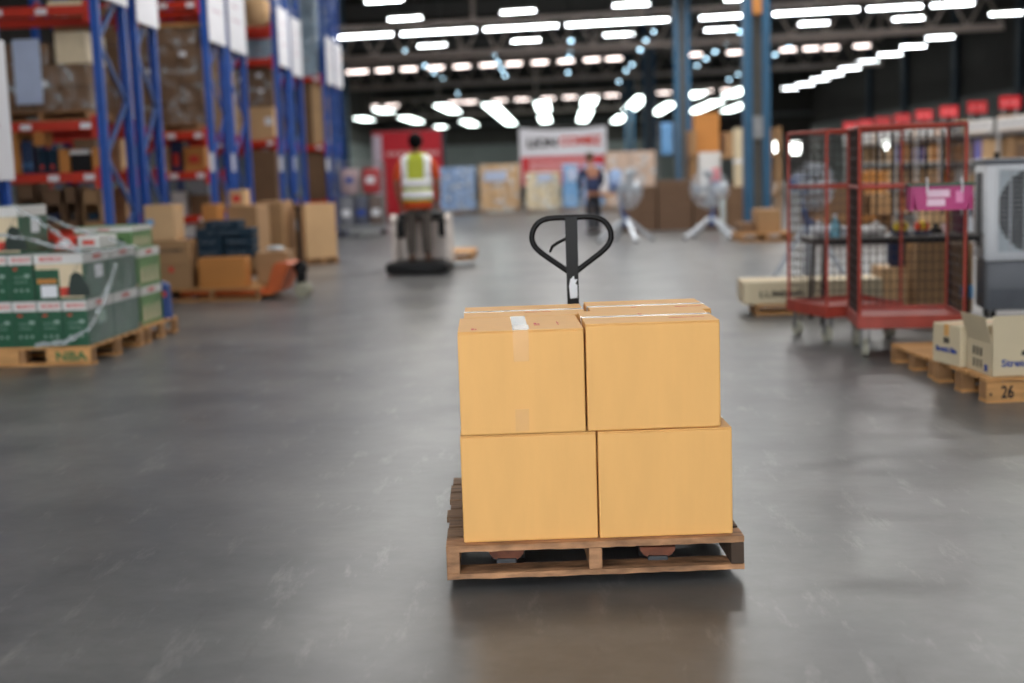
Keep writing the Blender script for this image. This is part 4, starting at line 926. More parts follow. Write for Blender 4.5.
# ================================================================== rear of the aisle
t = thing('roll_cage', 'grey steel roll cage with white and red sacks at the end of the left racks', 'roll cage', (-4.78, 31.0, 0), .05)
def cage(t, w_, d_, h, tub, wirem, base=.2, open_front=True, n=9, mid=True, sides=(True, True, True), wheelm=None, tray=None):
    tr = .0125
    for x in (-w_/2, w_/2):
        for y in (-d_/2, d_/2): MB().tube([(x, y, base), (x, y, h)], tr, 8).build('post', tub, t, True)
    bm = MB()
    for x in (-w_/2, w_/2): bm.tube([(x, -d_/2, h), (x, d_/2, h)], tr, 8)
    bm.tube([(-w_/2, d_/2, h), (w_/2, d_/2, h)], tr, 8); bm.tube([(-w_/2, -d_/2, h), (w_/2, -d_/2, h)], tr, 8); bm.build('top_rail', tub, t, True)
    if mid:
        bm = MB(); zm = base+(h-base)*.69
        for x in (-w_/2, w_/2): bm.tube([(x, -d_/2, zm), (x, d_/2, zm)], tr, 8)
        bm.tube([(-w_/2, d_/2, zm), (w_/2, d_/2, zm)], tr, 8)
        bm.tube([(-w_/2, -d_/2, zm), (0 if open_front else w_/2, -d_/2, zm)], tr, 8); bm.build('middle_rail', tub, t, True)
    def mesh(A, D_, nn):
        m = MB(); A = Vector(A); D_ = Vector(D_)
        for i in range(1, nn):
            p = A.lerp(D_, i/nn); m.tube([(p.x, p.y, base+.02), (p.x, p.y, h)], .0032, 4)
        k = int((h-base)/.07)
        for j in range(1, k):
            z = base+(h-base)*j/k; m.tube([(A.x, A.y, z), (D_.x, D_.y, z)], .003, 4)
        m.build('wire_panel', wirem, t)
    if sides[0]: mesh((-w_/2, -d_/2), (-w_/2, d_/2), n) if False else mesh((-w_/2, -d_/2, 0), (-w_/2, d_/2, 0), n)
    if sides[1]: mesh((-w_/2, d_/2, 0), (w_/2, d_/2, 0), n)
    if sides[2]: mesh((w_/2, -d_/2, 0), (w_/2, d_/2, 0), n)
    bm = MB(); bm.box(-w_/2, w_/2, -d_/2, d_/2, base-.02, base); bm.box(-w_/2-.015, w_/2+.015, -d_/2-.015, -d_/2+.01, base-.06, base+.03).box(-w_/2-.015, w_/2+.015, d_/2-.01, d_/2+.015, base-.06, base+.03)
    bm.box(-w_/2-.015, -w_/2+.01, -d_/2, d_/2, base-.06, base+.03).box(w_/2-.01, w_/2+.015, -d_/2, d_/2, base-.06, base+.03); bm.build('tray', tray or tub, t)
    for x in (-w_/2+.05, w_/2-.05):
        for y in (-d_/2+.07, d_/2-.07):
            c = MB().box(x-.035, x+.035, y-.035, y+.035, base-.07, base-.06); c.bar((x-.028, y, base-.065), (x-.028, y+.02, .06), .006, .04).bar((x+.028, y, base-.065), (x+.028, y+.02, .06), .006, .04)
            f = c.build('caster', GALV, t); MB().tube([(x-.02, y+.02, .062), (x+.02, y+.02, .062)], .062, 20).build('wheel', wheelm or RUBBER, f, True)
cage(t, 1.06, .8, 1.72, GALV, GALV, .22, n=8)
for i, (x, z, m_, nm) in enumerate(((-.35, .24, M('grey_sack', (120, 122, 130), .6), 'grey'), (0, .24, M('slate_sack', (84, 88, 104), .6), 'slate grey'), (.35, .24, M('brown_grey_sack', (110, 96, 90), .6), 'brown grey'), (-.25, 1.0, M('pale_pink_sack', (176, 152, 156), .6), 'pale pink'), (.25, 1.0, M('red_sack', (170, 52, 56), .6), 'red'))):
    s = thing('sack', '%s sack stacked inside the grey roll cage' % nm, 'sack', (-4.78+x, 31.0+x*.05, z-.02+.003), .05)
    B(-.168 if i < 3 else -.2, .168 if i < 3 else .2, -.3, .3, 0, .72 if z < .5 else .6, bev=.07).build('sack_body', m_, s, True); B(-.1, .1, -.302, -.3, .25, .4, bev=.0).build('printed_panel', BLUEINK if i % 2 else PAPER, s)
# banners
def banner(label, px0, px1, yt, yb, Y, mk):
    a = AY(px0, yt, Y); b_ = AY(px1, yt, Y); w_ = b_.x-a.x; zt = (a.z+b_.z)/2; zb = AY((px0+px1)/2, yb, Y).z
    t = thing('banner_stand', label, 'banner', ((a.x+b_.x)/2, Y, 0)); 
    MB().tube([(-w_/2, .04, 0), (-w_/2, .04, zt)], .025, 8).tube([(w_/2, .04, 0), (w_/2, .04, zt)], .025, 8).tube([(-w_/2, .04, zt), (w_/2, .04, zt)], .02, 8).box(-w_/2-.03, -w_/2+.03, -.3, .35, 0, .03).box(w_/2-.03, w_/2+.03, -.3, .35, 0, .03).build('stand_frame', GALV, t)
    mk(t, w_, zt, zb); return t
def mk_white(t, w_, zt, zb):
    h = zt-zb; m = MB(); n = 24; R = []
    for i in range(n+1):
        x = -w_/2+w_*i/n; R.append((x, zt-.1*(1-(2*i/n-1)**2)))
    m.prism([(-w_/2, zb)]+[(w_/2, zb)]+R[::-1], 'y', -.008, 0); m.build('white_cloth', SIGNW, t)
    zr = zt-h*.5
    B(-w_/2+.04, w_/2-.04, -.011, -.0085, zb+.01, zr).build('red_field', M('banner_red', (206, 40, 50), .6), t)
    text('lettering', 'LION', .42, BLACKINK, t, (-w_*.24, -.012, zt-h*.27), sx=1.1, bold=.06); text('lettering', 'COMEZ', .42, REDINK, t, (w_*.2, -.012, zt-h*.25), sx=1.02, bold=.06)
    for k in range(2): MB().box(-w_*.4, w_*.35-k*.5, -.0135, -.0115, zr-.28-.22*k, zr-.16-.22*k).build('white_strip', M('faded_white_print', (226, 176, 178), .6), t)
banner('white and red banner hanging on a frame at the end of the aisle', 519, 606, 127, 185, 47, mk_white)
def mk_red(t, w_, zt, zb):
    B(-w_/2, w_/2, -.008, 0, zb, zt).build('red_cloth', M('banner_crimson', (196, 28, 44), .6), t)
    B(-w_/2, -w_/2+.32, -.0105, -.0085, zb, zt-.12).build('white_strip', M('banner_lilac_white', (206, 190, 206), .6), t)
    m = MB(); h = zt-zb
    for k in range(9): m.box(-w_*.3+k*.21, -w_*.3+k*.21+.15, -.0105, -.0085, zt-.86, zt-.72)
    m.build('white_lettering', M('faded_white_print', (226, 176, 178), .6), t)
    B(w_/2, w_/2+.12, -.02, .03, 0, zt).build('edge_post', M('slate_paint', (52, 56, 66), .6), t)
banner('red banner on a frame behind the person in the vest', 372, 441, 131, 215, 46.5, mk_red)
# pallets of goods at the far end
def far_load(label, px0, px1, yb, yt, mat, film=True, paper=None, tiers=3, d=1.0, Y=None, zb=.14):
    Y = Y or FZ((px0+px1)/2, yb).y; x, w_ = at(px0, px1, Y)
    pallet('pallet under the '+label, (x-w_/2, Y-.02, 0), 0, w_, d+.04, zb, 5, 3, WOOD, bevel=.003)
    return wrapped_load(label, (x, Y+d/2, zb+.001), 0, w_, d, AY((px0+px1)/2, yt, Y).z-zb, mat, film, paper, tiers=tiers)
WATER = M('blue_white_bottles', (136, 164, 206), .25, var=.35, scale=9, coat=.5)
far_load('pale blue load of bottled water packs beside the person in the vest', 438, 476, 214.5, 167, WATER, tiers=6)
far_load('tall kraft wrapped load with white papers at the aisle end', 480, 520, 213.5, 164, KRAFT2, paper=(-.5, .25, .95, 1.3), tiers=4)
far_load('pale cream wrapped load in front of the white banner', 526, 561, 212.5, 172, CREAM, paper=(-.2, .3, .9, 1.15), tiers=4)
far_load('narrow sky blue wrapped load beside the worker in navy', 563, 579, 212, 164, SKYB, paper=(-.1, .2, .9, 1.3), tiers=6, d=.6)
far_load('pale blue wrapped load behind the worker in navy', 583, 604, 211, 164, WATER, tiers=5)
far_load('beige wrapped load of cartons behind the left fan', 606, 656, 210, 151, M('beige_wrapped', (186, 160, 142), .6, var=.06), tiers=3)
for i, (a, b_, yt, nm) in enumerate(((462, 484, 176, 'added dark block as shade right of the water packs'), (512, 532, 176, 'added dark block as shade right of the tall kraft load'), (556, 570, 170, 'added dark block as shade left of the narrow sky blue load'), (574, 612, 172, 'added dark block as shade far behind the worker in navy'))):
    far_load(nm, a, b_, 205, yt, DARK if i != 3 else KRAFT3, film=False, Y=57.0, tiers=3)  # added blocks that darken the bright floor gaps between the loads
# table with white bags in front of the worker
t = thing('work_table', 'low packing table with tan top in front of the worker in navy', 'table', (.96, 29.2, 0), 0)
B(-.35, .38, -.3, .3, .8, .84, bev=.005).build('table_top', ORKRAFT, t)
for x in (-.32, .35):
    for y in (-.27, .27): B(x-.02, x+.02, y-.02, y+.02, 0, .8).build('leg', BLACKM, t)
for i, (x, y, m_, nm) in enumerate(((-.1, 0, PAPER, 'white'), (.22, .05, WATER, 'bluish'))):
    s = thing('packing_bag', '%s packing bag lying on the table of the worker in navy' % nm, 'bag', (.96+x, 29.2+y, .842)); B(-.15, .15, -.15, .15, 0, .5 if i else .42, bev=.06).build('bag_body', m_, s, True); B(-.1, .1, -.13, .13, .4, .54, bev=.04).build('folded_top', m_, s, True)
# ---- industrial fans
FANM = M('fan_grey_paint', (196, 202, 210), .4, .3); FANB = M('fan_blue_motor', (52, 84, 140), .45); BLADE = M('fan_blade', (176, 184, 192), .35, .4)
def fan(label, x, y, hz, R_, rz, spread=.55, tilt=.1):
    t = thing('pedestal_fan', label, 'fan', (x, y, 0), rz); hub = Vector((0, 0, hz)); rot = Matrix.Rotation(PI/2+tilt, 4, 'X')
    bm = MB()
    for k in range(6): bm.tube([hub+rot @ Vector((R_*(1-k*.155)*math.cos(a), R_*(1-k*.155)*math.sin(a), .09+.035*k/6)) for a in [2*PI*i/40 for i in range(40)]], .006, 5, closed=True)
    for i in range(28):
        a = 2*PI*i/28; c = (math.cos(a), math.sin(a)); bm.tube([hub+rot @ Vector((R_*c[0]*q, R_*c[1]*q, z)) for q, z in ((.12, .13), (.6, .12), (1, .09), (1, -.06), (.6, -.1), (.15, -.12))], .004, 4)
    bm.build('grille', FANM, t, True)
    bm = MB(); bm.tube([hub+rot @ Vector((0, 0, -.02)), hub+rot @ Vector((0, 0, .08))], .07, 16)
    for k in range(4):
        a = k*PI/2; pts = []
        g = []
        for i in range(6):
            q = .06+(R_*.92-.06)*i/5; row = []
            for j, tt in enumerate((-.32, 0, .32)):
                wv = tt*(.6+.8*i/5) if i else tt*1.2
                row.append(bm.b.verts.new(hub+rot @ Vector((q*math.cos(a+wv), q*math.sin(a+wv), .05-.06*(j-1)*.8))))
            g.append(row)
        for A, D_ in zip(g, g[1:]):
            for j in range(2): bm.b.faces.new((A[j], A[j+1], D_[j+1], D_[j]))
    o = bm.build('blades', BLADE, t, True); sd = o.modifiers.new('t', 'SOLIDIFY'); sd.thickness = .006
    MB().tube([hub+rot @ Vector((0, 0, -.1)), hub+rot @ Vector((0, 0, -.3))], .11, 18).build('motor', FANB, t, True)
    MB().tube([(0, .2, hz-.05), (0, .12, hz-R_-.08), (0, .05, hz-R_-.2)], .03, 8).lathe([(.06, hz-R_-.34), (.06, hz-R_-.14), (.03, hz-R_-.12)], (0, .05, 0), 14).build('neck', FANB, t, True)
    for k in range(4):
        a = PI/4+k*PI/2+.2; e = (spread*math.cos(a), spread*math.sin(a)+.05, .03); m = MB().bar((.05*math.cos(a), .05+.05*math.sin(a), hz-R_-.2), e, .06, .06); f = m.build('leg', FANM, t)
        MB().tube([(e[0], e[1], 0), (e[0], e[1], .05)], .035, 10).build('rubber_foot', RUBBER, f)
    return t
p = AY(627, 188, 25.0); fan('grey industrial fan on splayed legs nearest the worker in navy, turned sideways', p.x, p.y, p.z, .39, .9)
p = AY(713, 188, 25.2); fan('grey industrial fan on splayed legs in front of the brown crates, facing the camera', p.x-.05, p.y, p.z, .38, -.5, .62)
p = AY(812, 186, 15.6); fan('grey industrial fan seen through the red cages, with blue motor', p.x, p.y, p.z, .27, .5, .42)

# ---- stacks right of the aisle, around the blue columns
def stack(label, px0, px1, yb, yt, mat, d=.8, Y=None, z=0, tape='x', name='cardboard_box', lab=None):
    Y = Y or FZ((px0+px1)/2, yb).y; x, w_ = at(px0, px1, Y); return carton(label, (x, Y+d/2, z+.001), 0, w_, d, AY((px0+px1)/2, yt, Y).z-z, mat, tape, name=name, label_side=lab)
WCR = M('weathered_crate_board', (100, 76, 58), .85, var=.2, stretch=(1, 1, 8))
def crate(label, px0, px1, yb, yt, d=.9):
    Y = FZ((px0+px1)/2, yb).y; x, w_ = at(px0, px1, Y); h = AY((px0+px1)/2, yt, Y).z
    t = thing('wooden_crate', label, 'crate', (x, Y+d/2, 0)); bm = MB(); n = 6
    for k in range(n): bm.box(-w_/2, w_/2, -d/2, d/2, k*h/n, (k+1)*h/n-.008, bev=.006)
    bm.build('boards', WCR, t)
    for xx in (-w_/2+.04, 0, w_/2-.04): B(xx-.04, xx+.04, -d/2-.02, -d/2-.001, 0, h).build('batten', WCR, t)
crate('dark brown wooden crate between the two fans, left one', 624, 656, 231, 186); crate('dark brown wooden crate behind the right fan, second from the left fan', 658, 692, 230, 180)
crate('low dark crate behind the legs of the right fan', 694, 720, 229, 196, .45)
# shelf rack behind the blue column
t = thing('pallet_rack', 'tan timber rack holding cartons behind the nearest blue column', 'rack', (2.98, 29.75, 0), 0)
for x in (0, 1.9):
    for y in (0, 1.0): B(x-.05, x+.05, y-.05, y+.05, 0, 2.2, bev=.005).build('upright', KRAFT, t)
for z in (.75, 1.62): B(-.05, 1.95, -.05, 1.05, z-.08, z, bev=.005).build('shelf', KRAFT, t)
carton('large amber carton on the top shelf left of the blue column', (3.3, 30.25, 1.621), 0, .54, .8, .95, ORKRAFT); carton('brown carton on the top shelf just left of the blue column', (3.95, 30.25, 1.621), 0, .5, .8, .5, KRAFT)
carton('tan carton on the middle shelf left of the blue column', (3.32, 30.25, .751), 0, .5, .7, .5, KRAFT); carton('white bag box on the middle shelf beside the blue column', (4.4, 30.25, .751), 0, .5, .7, .35, PAPER); carton('dark carton on the middle shelf, between tan and white ones', (3.84, 30.25, .751), 0, .42, .7, .3, DARK)
x, _ = at(727, 746, 28.4); carton('tall dark brown carton below the cream roll, left of the nearest blue column', (x, 28.75, .001), 0, .36, .4, .92, KRAFT3)
s = thing('cream_tube', 'tall cream roll standing on a dark carton left of the nearest blue column', 'roll', (AY(741, 232, 28.7).x-.02, 28.75, .9225)); MB().lathe([(.13, 0), (.13, 1.25), (.08, 1.25), (.08, 1.2)], n=24).build('roll_body', CREAM, s, True); MB().lathe([(.133, .5), (.133, .58)], n=24).build('paper_strip', PAPER, s, True)
Yc_ = FZ(707, 229).y; s = carton('white and red printed carton standing on the low crate behind the right fan', (at(700, 722, Yc_)[0], Yc_+.22, AY(707, 196, Yc_).z+.003), 0, .46, .3, AY(711, 152, Yc_).z-AY(707, 196, Yc_).z, WHITECARD, None)
B(0, .21, -.153, -.151, .1, .6).build('red_panel', M('pink_red_print', (220, 70, 80), .6), s)
pallet('wooden pallet beside the foot of the nearest blue column', (3.2, 23.6, 0), .05, .95, 1.0, .15, 6, 3, WOODP)
carton('kraft carton beside the foot of the nearest blue column', (3.72, 24.1, .151), .05, .42, .6, .42, KRAFT); carton('flat kraft carton next to the fan leg on the low pallet', (3.34, 24.15, .151), .05, .26, .6, .18, KRAFT3)
pallet('weathered pallet between the blue column and the red cages, bottom of three', (4.6, 23.0, 0), 0, 1.2, 1.0, .15, 6, 3, WOOD); pallet('weathered pallet between the blue column and the red cages, middle of three', (4.55, 23.02, .1505), .02, 1.2, 1.0, .15, 6, 3, WOOD); pallet('weathered pallet between the blue column and the red cages, top of three', (4.54, 22.98, .301), -.01, 1.2, 1.0, .15, 6, 3, WOOD)
carton('dark kraft carton on the weathered pallet stack right of the column', (4.95, 23.5, .4515), 0, .7, .7, .5, KRAFT3); carton('kraft carton beside the dark one on the weathered pallet stack', (5.58, 23.5, .4515), .1, .4, .6, .35, KRAFT)
s = thing('plastic_sheet', 'pale blue plastic sheet hanging from the rack left of the columns', 'plastic sheet', (AY(667, 130, 30.3).x, 30.38, 1.3)); bm = MB(); sheet(bm, (-.14, 0, 0), (.14, 0, 0), .35, 1.1, 8, 10, (0, -1, 0), .03); o = bm.build('sheet', SKYB, s, True); sd = o.modifiers.new('t', 'SOLIDIFY'); sd.thickness = .004
t = thing('clothes_rail', 'thin grey rail stand carrying the pale blue plastic sheet', 'stand', (AY(667, 130, 30.3).x, 30.4, 0)); MB().tube([(-.2, 0, 0), (-.2, 0, 2.42), (.2, 0, 2.42), (.2, 0, 0)], .015, 8).build('rail', GALV, t, True); B(-.3, .3, -.2, .2, 0, .02).build('foot_plate', GALV, t)

# ================================================================== right: red roll cages
WIRE = M('dark_cage_wire', (70, 58, 56), .5, .4)
CW = M('cage_wheel', (176, 174, 158), .6, var=.1)
A_ = Vector((1.835, 10.72)); Bc = Vector((2.02, 10.1)); side = (A_-Bc); dl = side.length; side.normalize(); fr = Vector((side.y, -side.x))
W1 = .64; cc = Bc+side*dl/2+fr*W1/2
t = thing('roll_cage', 'red roll cage turned at an angle, left of the two beside the long white box', 'roll cage', (cc.x, cc.y, 0), math.atan2(fr.y, fr.x))
cage(t, W1, dl, 1.63, REDC, WIRE, .26, n=11, sides=(True, True, False), wheelm=CW)
A_ = Vector((2.16, 9.97)); Bc = Vector((2.09, 9.3)); side = (A_-Bc); dl = side.length; side.normalize(); fr = Vector((side.y, -side.x)); W2 = .72; cc = Bc+side*dl/2+fr*W2/2
CG2 = (cc.copy(), math.atan2(fr.y, fr.x), dl, fr.copy(), side.copy(), Bc.copy())
t = thing('roll_cage', 'larger red roll cage in front, carrying a pink basket, beside the air cooler', 'roll cage', (cc.x, cc.y, 0), CG2[1])
cage(t, W2, dl, 1.63, REDC, WIRE, .27, n=14, wheelm=CW)
bm = MB()
for i in range(5): x = -W2/2+.2+i*.12; bm.tube([(x, dl/2-.02, .98), (x, dl/2-.02, 1.6)], .008, 5)
bm.build('black_bar', BLACKM, t)
# pink basket hooked on the front right of the cage
c = Bc+fr*(W2*.74)-side*.135
s = thing('pink_basket', 'pink plastic basket with green rim and white labels hooked on the red cage', 'basket', (c.x-.015, c.y, 1.045), CG2[1])
bm = MB()
for k, (sx, sy) in enumerate(((0, -1), (0, 1), (-1, 0), (1, 0))):
    if sy: bm.prism([(-.165, 0), (.165, 0), (.195, .17), (-.195, .17)], 'y', sy*.1-.003, sy*.1+.003)
    else: bm.prism([(-.1, 0), (.1, 0), (.1, .17), (-.1, .17)], 'x', sx*.195-.012, sx*.195+.008)
bm.box(-.165, .165, -.1, .1, 0, .005); bm.build('basket_body', PINK, s)
bm = MB(); bm.box(-.215, .215, -.115, -.095, .165, .182).box(-.215, .215, .095, .115, .165, .182).box(-.215, -.195, -.1, .1, .165, .182).box(.195, .215, -.1, .1, .165, .182); bm.build('rim', M('green_rim', (36, 88, 62), .5), s)
B(-.1, .05, -.107, -.104, .09, .14).build('label_card', M('pale_pink_label', (240, 206, 226), .6), s); B(-.1, .02, -.107, -.104, .03, .078).build('label_card', M('pale_pink_label', (240, 206, 226), .6), s)
B(.09, .14, -.107, -.104, .05, .13).build('label_card', M('rose_label', (226, 140, 186), .6), s)
for x in (-.1, .13): MB().tube([(x, -.112, .12), (x, -.12, .2), (x+.02, .02, .22), (x+.03, .115, .1)], .006, 5).build('hook', PAPER, s)
# table behind the cages
t = thing('folding_table', 'black folding table behind the red cages with bags and bottles on it', 'table', (2.83, 11.5, 0), 0)
B(-.72, .72, -.32, .32, .725, .75, bev=.005).build('table_top', M('table_top_grey', (86, 84, 82), .5), t); B(-.7, .7, -.3, .3, .69, .724).build('apron', BLACKM, t)
for x in (-.62, .62):
    for y in (-.26, .26): MB().tube([(x, y, 0), (x*.97, y, .69)], .017, 8).build('leg', BLACKM, t)
def table_item(fn, label, cat, px, z=.751, Y=11.4): x = AY(px, 230, Y).x; return thing(fn, label, cat, (x, Y, z))
s = table_item('plastic_bag', 'crumpled white bag at the left end of the black table', 'bag', 822, Y=11.42); MB().ball((0, 0, .055), .1, .09, .055, 2).ball((.06, .02, .05), .07, .06, .05, 2).build('bag_body', PAPER, s, True); MB().tube([(-.02, 0, .1), (-.03, 0, .14)], [.02, .03]).build('knot', PAPER, s)
s = table_item('spray_bottle', 'pale blue bottle standing on the black table', 'bottle', 835, Y=11.3); MB().lathe([(.035, 0), (.04, .01), (.04, .11), (.018, .15), (.015, .17)], n=18).build('bottle_body', M('pale_blue_bottle', (130, 186, 206), .2), s, True); MB().lathe([(.018, .17), (.018, .2)], n=14).build('cap', WHITEP, s, True)
s = table_item('plastic_bowl', 'white bowl beside the pale blue bottle on the black table', 'bowl', 845, Y=11.5); MB().lathe([(.04, 0), (.09, .075), (.084, .075), (.036, .008)], n=24).build('bowl_body', PAPER, s, True); MB().lathe([(.094, .07), (.094, .078), (.084, .078), (.084, .072)], n=24).build('rim', WHITEP, s)
s = table_item('plastic_bag', 'grey white bag in the middle of the black table', 'bag', 872, Y=11.4); MB().ball((0, 0, .05), .13, .1, .05, 2).ball((-.06, .0, .045), .07, .07, .04, 2).build('bag_body', WHITECARD, s, True); MB().tube([(.03, 0, .09), (.05, 0, .12)], [.02, .03]).build('knot', WHITECARD, s)
def bundle(label, px, cols, Y=11.35):
    s = table_item('goods_bundle', label, 'bundle', px, Y=Y); B(-.07, .07, -.06, .06, 0, .03, bev=.01).build('tray', NAVY, s)
    for k, c_ in enumerate(cols): MB().ball((-.035+.035*k, .01*k, .07+.01*(k % 2)), .034, .04, .045, 2).build('packet', c_, s, True)
YEL = M('yellow_packet', (222, 190, 40), .5); ORG = M('orange_packet', (226, 80, 40), .5)
bundle('bundle of yellow and orange packets on the black table, left of the brighter one', 901, (YEL, ORKRAFT, YEL)); bundle('bright bundle of red and yellow packets on the black table', 922, (ORG, YEL, ORG))
s = table_item('hand_tool', 'small black hand tool at the right of the packets on the table', 'tool', 936); B(-.05, .05, -.03, .03, 0, .05, bev=.012).build('tool_body', BLACKP, s, True); B(-.015, .015, -.03, .03, .05, .09, bev=.006).build('handle', BLACKP, s, True)
s = table_item('mug', 'small pale cup at the right end of the black table', 'cup', 945); MB().lathe([(.03, 0), (.034, .08), (.03, .08), (.027, .01)], n=18).build('cup_body', M('pale_pink_cup', (206, 180, 180), .4), s, True); MB().tube([(.032, 0, .065), (.055, 0, .05), (.033, 0, .02)], .005, 6).build('handle', M('pale_pink_cup', (206, 180, 180), .4), s, True)
for i, (px, m_, nm, h) in enumerate(((958, M('wine_binder', (120, 36, 76), .5), 'wine red', .28), (962.5, M('dark_green_binder', (26, 54, 48), .5), 'dark green', .31), (967, PAPER, 'white', .27))):
    s = table_item('binder', '%s file binder standing at the right end of the black table' % nm, 'binder', px, Y=11.55); B(-.018, .018, -.1, .1, 0, h, bev=.003).build('cover', m_, s); B(-.012, .012, -.102, -.1, h*.5, h*.75).build('spine_label', WHITECARD if i < 2 else NAVY, s)
# brown cartons behind the table
for i, (a, b_, yt, m_, nm) in enumerate(((884, 913, 268, KRAFT2, 'pale kraft carton on the floor behind the red cage, left of the tall brown ones'), (918, 947, 242, KRAFT, 'tall brown carton behind the large red cage, left of two'), (948.5, 974, 243, KRAFT, 'tall brown carton with a pale label beside the air cooler'))):
    stack(nm, a, b_, 313, yt, m_, .5, 11.95 if i else 12.3, lab=(-.0, .12, .12, .24, SKYB) if i == 2 else None)
s = thing('navy_leg_block', 'narrow dark navy shape in place of a trouser leg behind the red cage', 'sack', (AY(899, 250, 12.4).x, 12.5, AY(900, 268, 12.3).z+.003)); MB().box(-.08, .08, -.08, .08, 0, .34, bev=.04).build('sack_body', NAVY, s, True); MB().box(-.05, .05, -.04, .04, .33, .38, bev=.015).build('tied_neck', NAVY, s, True)  # sack form added as stand-in for a dark blue trouser leg
# long white box on a low pallet
Yb = 12.05; a = AY(745, 290, Yb); b_ = AY(884, 283, Yb); w_ = b_.x-a.x
pallet('low wooden pallet under the long cream box left of the red cages', (a.x+.1, Yb+.05, 0), -.02, w_-.25, .5, .1, 4, 3, WOODP)
t = carton('long cream carton with a dark printed word, lying behind the red cages', (a.x+w_/2, Yb+.3, .101), -.02, w_, .5, .21, CREAM, 'x', name='long_cardboard_box'); text('printed_word', 'LUMENS', .085, BLACKINK, t, (-w_/2+.35, -.252, .09), sx=1.3)
# ---- air cooler at the right edge
cxx = AY(984.5, 230, 11.35).x; t = thing('air_cooler', 'white and grey evaporative air cooler with a dark round grille at the right edge', 'air cooler', (cxx, 11.35, 0), -.12)
CW_, CD = 1.0, .5; ZB, ZT = .5, 1.33; WG = M('cooler_white', (228, 231, 236), .45, var=.03); CG = M('cooler_grey', (108, 112, 120), .5, var=.05); GRD = M('grille_grey', (190, 194, 200), .45)
bm = MB(); bm.box(0, CW_, .0, CD, ZB, ZT, bev=.03); bm.build('cabinet', WG, t, True)
B(-.01, CW_+.01, -.01, CD+.01, ZT, ZT+.05, bev=.02).build('lid', CG, t, True)
bm = MB(); bm.box(.02, CW_-.02, .015, CD-.02, .07, ZB, bev=.02); bm.build('water_tank', CG, t, True)
B(.05, CW_-.05, .009, .0145, .1, .26).build('tank_panel', M('cooler_dark_grey', (90, 94, 102), .5), t)
for x in (.1, CW_-.1):
    for y in (.1, CD-.1): MB().tube([(x-.02, y, .036), (x+.02, y, .036)], .036, 16).build('caster_wheel', RUBBER, t, True)
gx, gz, gr = .485, .93, .385
MB().tube([(gx, -.0055, gz), (gx, .01, gz)], gr, 40).build('fan_opening', M('opening_black', (8, 8, 9), .9, spec=.05), t, True)
bm = MB(); zr = ZT-.06
B(.11, CW_-.1, -.003, -.0005, .58, 1.28).build('louvre_back', M('louvre_pale', (196, 208, 214), .5), t); 

for i in range(17): z = .6+i*.0415; bm.box(.11, CW_-.1, -.025, -.006, z, z+.011)
for i in range(6): x = .2+i*.12; bm.box(x, x+.012, -.03, -.012, .58, 1.28)
bm.build('grille', GRD, t)
bm = MB(); bm.box(.1, CW_-.09, -.03, -.002, 1.28, 1.3).box(.1, CW_-.09, -.03, -.002, .56, .58).box(.09, .11, -.03, -.002, .56, 1.3).box(CW_-.1, CW_-.08, -.03, -.002, .56, 1.3); bm.build('grille_frame', WG, t)
B(-.006, -.0, .12, CD-.12, .62, 1.26).build('side_pad', M('side_pad_dark', (74, 74, 74), .8), t)
bm = MB()
for i in range(14): bm.box(-.012, -.006, .11, CD-.11, .63+i*.045, .645+i*.045)
bm.build('side_louvre', GREYP, t); MB().tube([(.14, .25, ZT+.05), (.14, .25, ZT+.1)], .025, 12).build('filler_cap', BLACKP, t, True)
# ---- pallets with stretch film cartons, lower right
RA = .09
c1 = Vector((2.385, 7.42, 0)); rx = Vector((math.cos(RA), math.sin(RA), 0)); ry = Vector((-math.sin(RA), math.cos(RA), 0))
t = pallet('pale wooden pallet with stencilled number under the open cream carton, right edge', c1, RA, 1.0, .82, .145, 6, 3, WOODP, blocks=True)
B(0, .22, -.012, -.001, .0, .12, bev=.004).build('side_board', WOODP, t); B(.4, .6, -.012, -.001, .0, .12, bev=.004).build('side_board', WOODP, t); B(.2201, .3999, -.012, -.001, .05, .12, bev=.004).build('side_board', WOODP, t)
text('stencil', '26', .1, BLACKINK, t, (.12, -.0135, .06), sx=.75); B(.015, .03, -.0135, -.0121, .045, .06).build('ink_spot', BLACKINK, t)
c2 = c1+ry*.86+rx*.02
pallet('second wooden pallet just behind the one with the stencilled number', c2, RA, 1.0, .8, .13, 6, 3, WOODP, blocks=True)
W_, D_, H_ = .62, .36, .185; oc = c1+rx*(.045+W_/2)+ry*(.03+D_/2)
t = open_box('open cream carton with raised flaps and blue lettering on the stencilled pallet', (oc.x, oc.y, .1455), RA, W_, D_, H_, CREAM, lean=(.02, None, .28, .9), fl=.165)
text('lettering', 'Stretch Film', .058, BLUEINK, t, (-.255, -D_/2-.002, .075), align='LEFT', sx=1.12)
MB().box(-.14, -.1, -D_/2-.0015, -D_/2, .12, .132).prism([(-.134, .132), (-.106, .132), (-.1, .15), (-.112, .142), (-.12, .154), (-.128, .142), (-.14, .15)], 'y', -D_/2-.0015, -D_/2).build('crown_mark', BLACKINK, t)
m = MB()
for k in range(3): m.box(-W_/2-.0015, -W_/2, .06-.05*k, .09-.05*k, .1, .15).box(-W_/2-.0015, -W_/2, .06-.05*k, .085-.05*k, .03, .08)
m.build('handling_symbols', M('faded_black_ink', (84, 76, 66), .6), t); B(-W_/2-.0015, -W_/2, -.12, -.075, .02, .06).build('blue_mark', BLUEINK, t)
m = MB(); m.tube([(-.12, -.06, .02), (-.12, -.06, .16)], .06, 20).tube([(.05, .02, .02), (.05, .02, .15)], .06, 20); m.build('film_rolls', WHITEP, t, True)
t = carton('closed cream carton with blue lettering on its side, behind the open one', (c1+rx*.2+ry*.6+Vector((0, 0, .1455))), RA+.2, .44, .3, .245, CREAM, 'x')
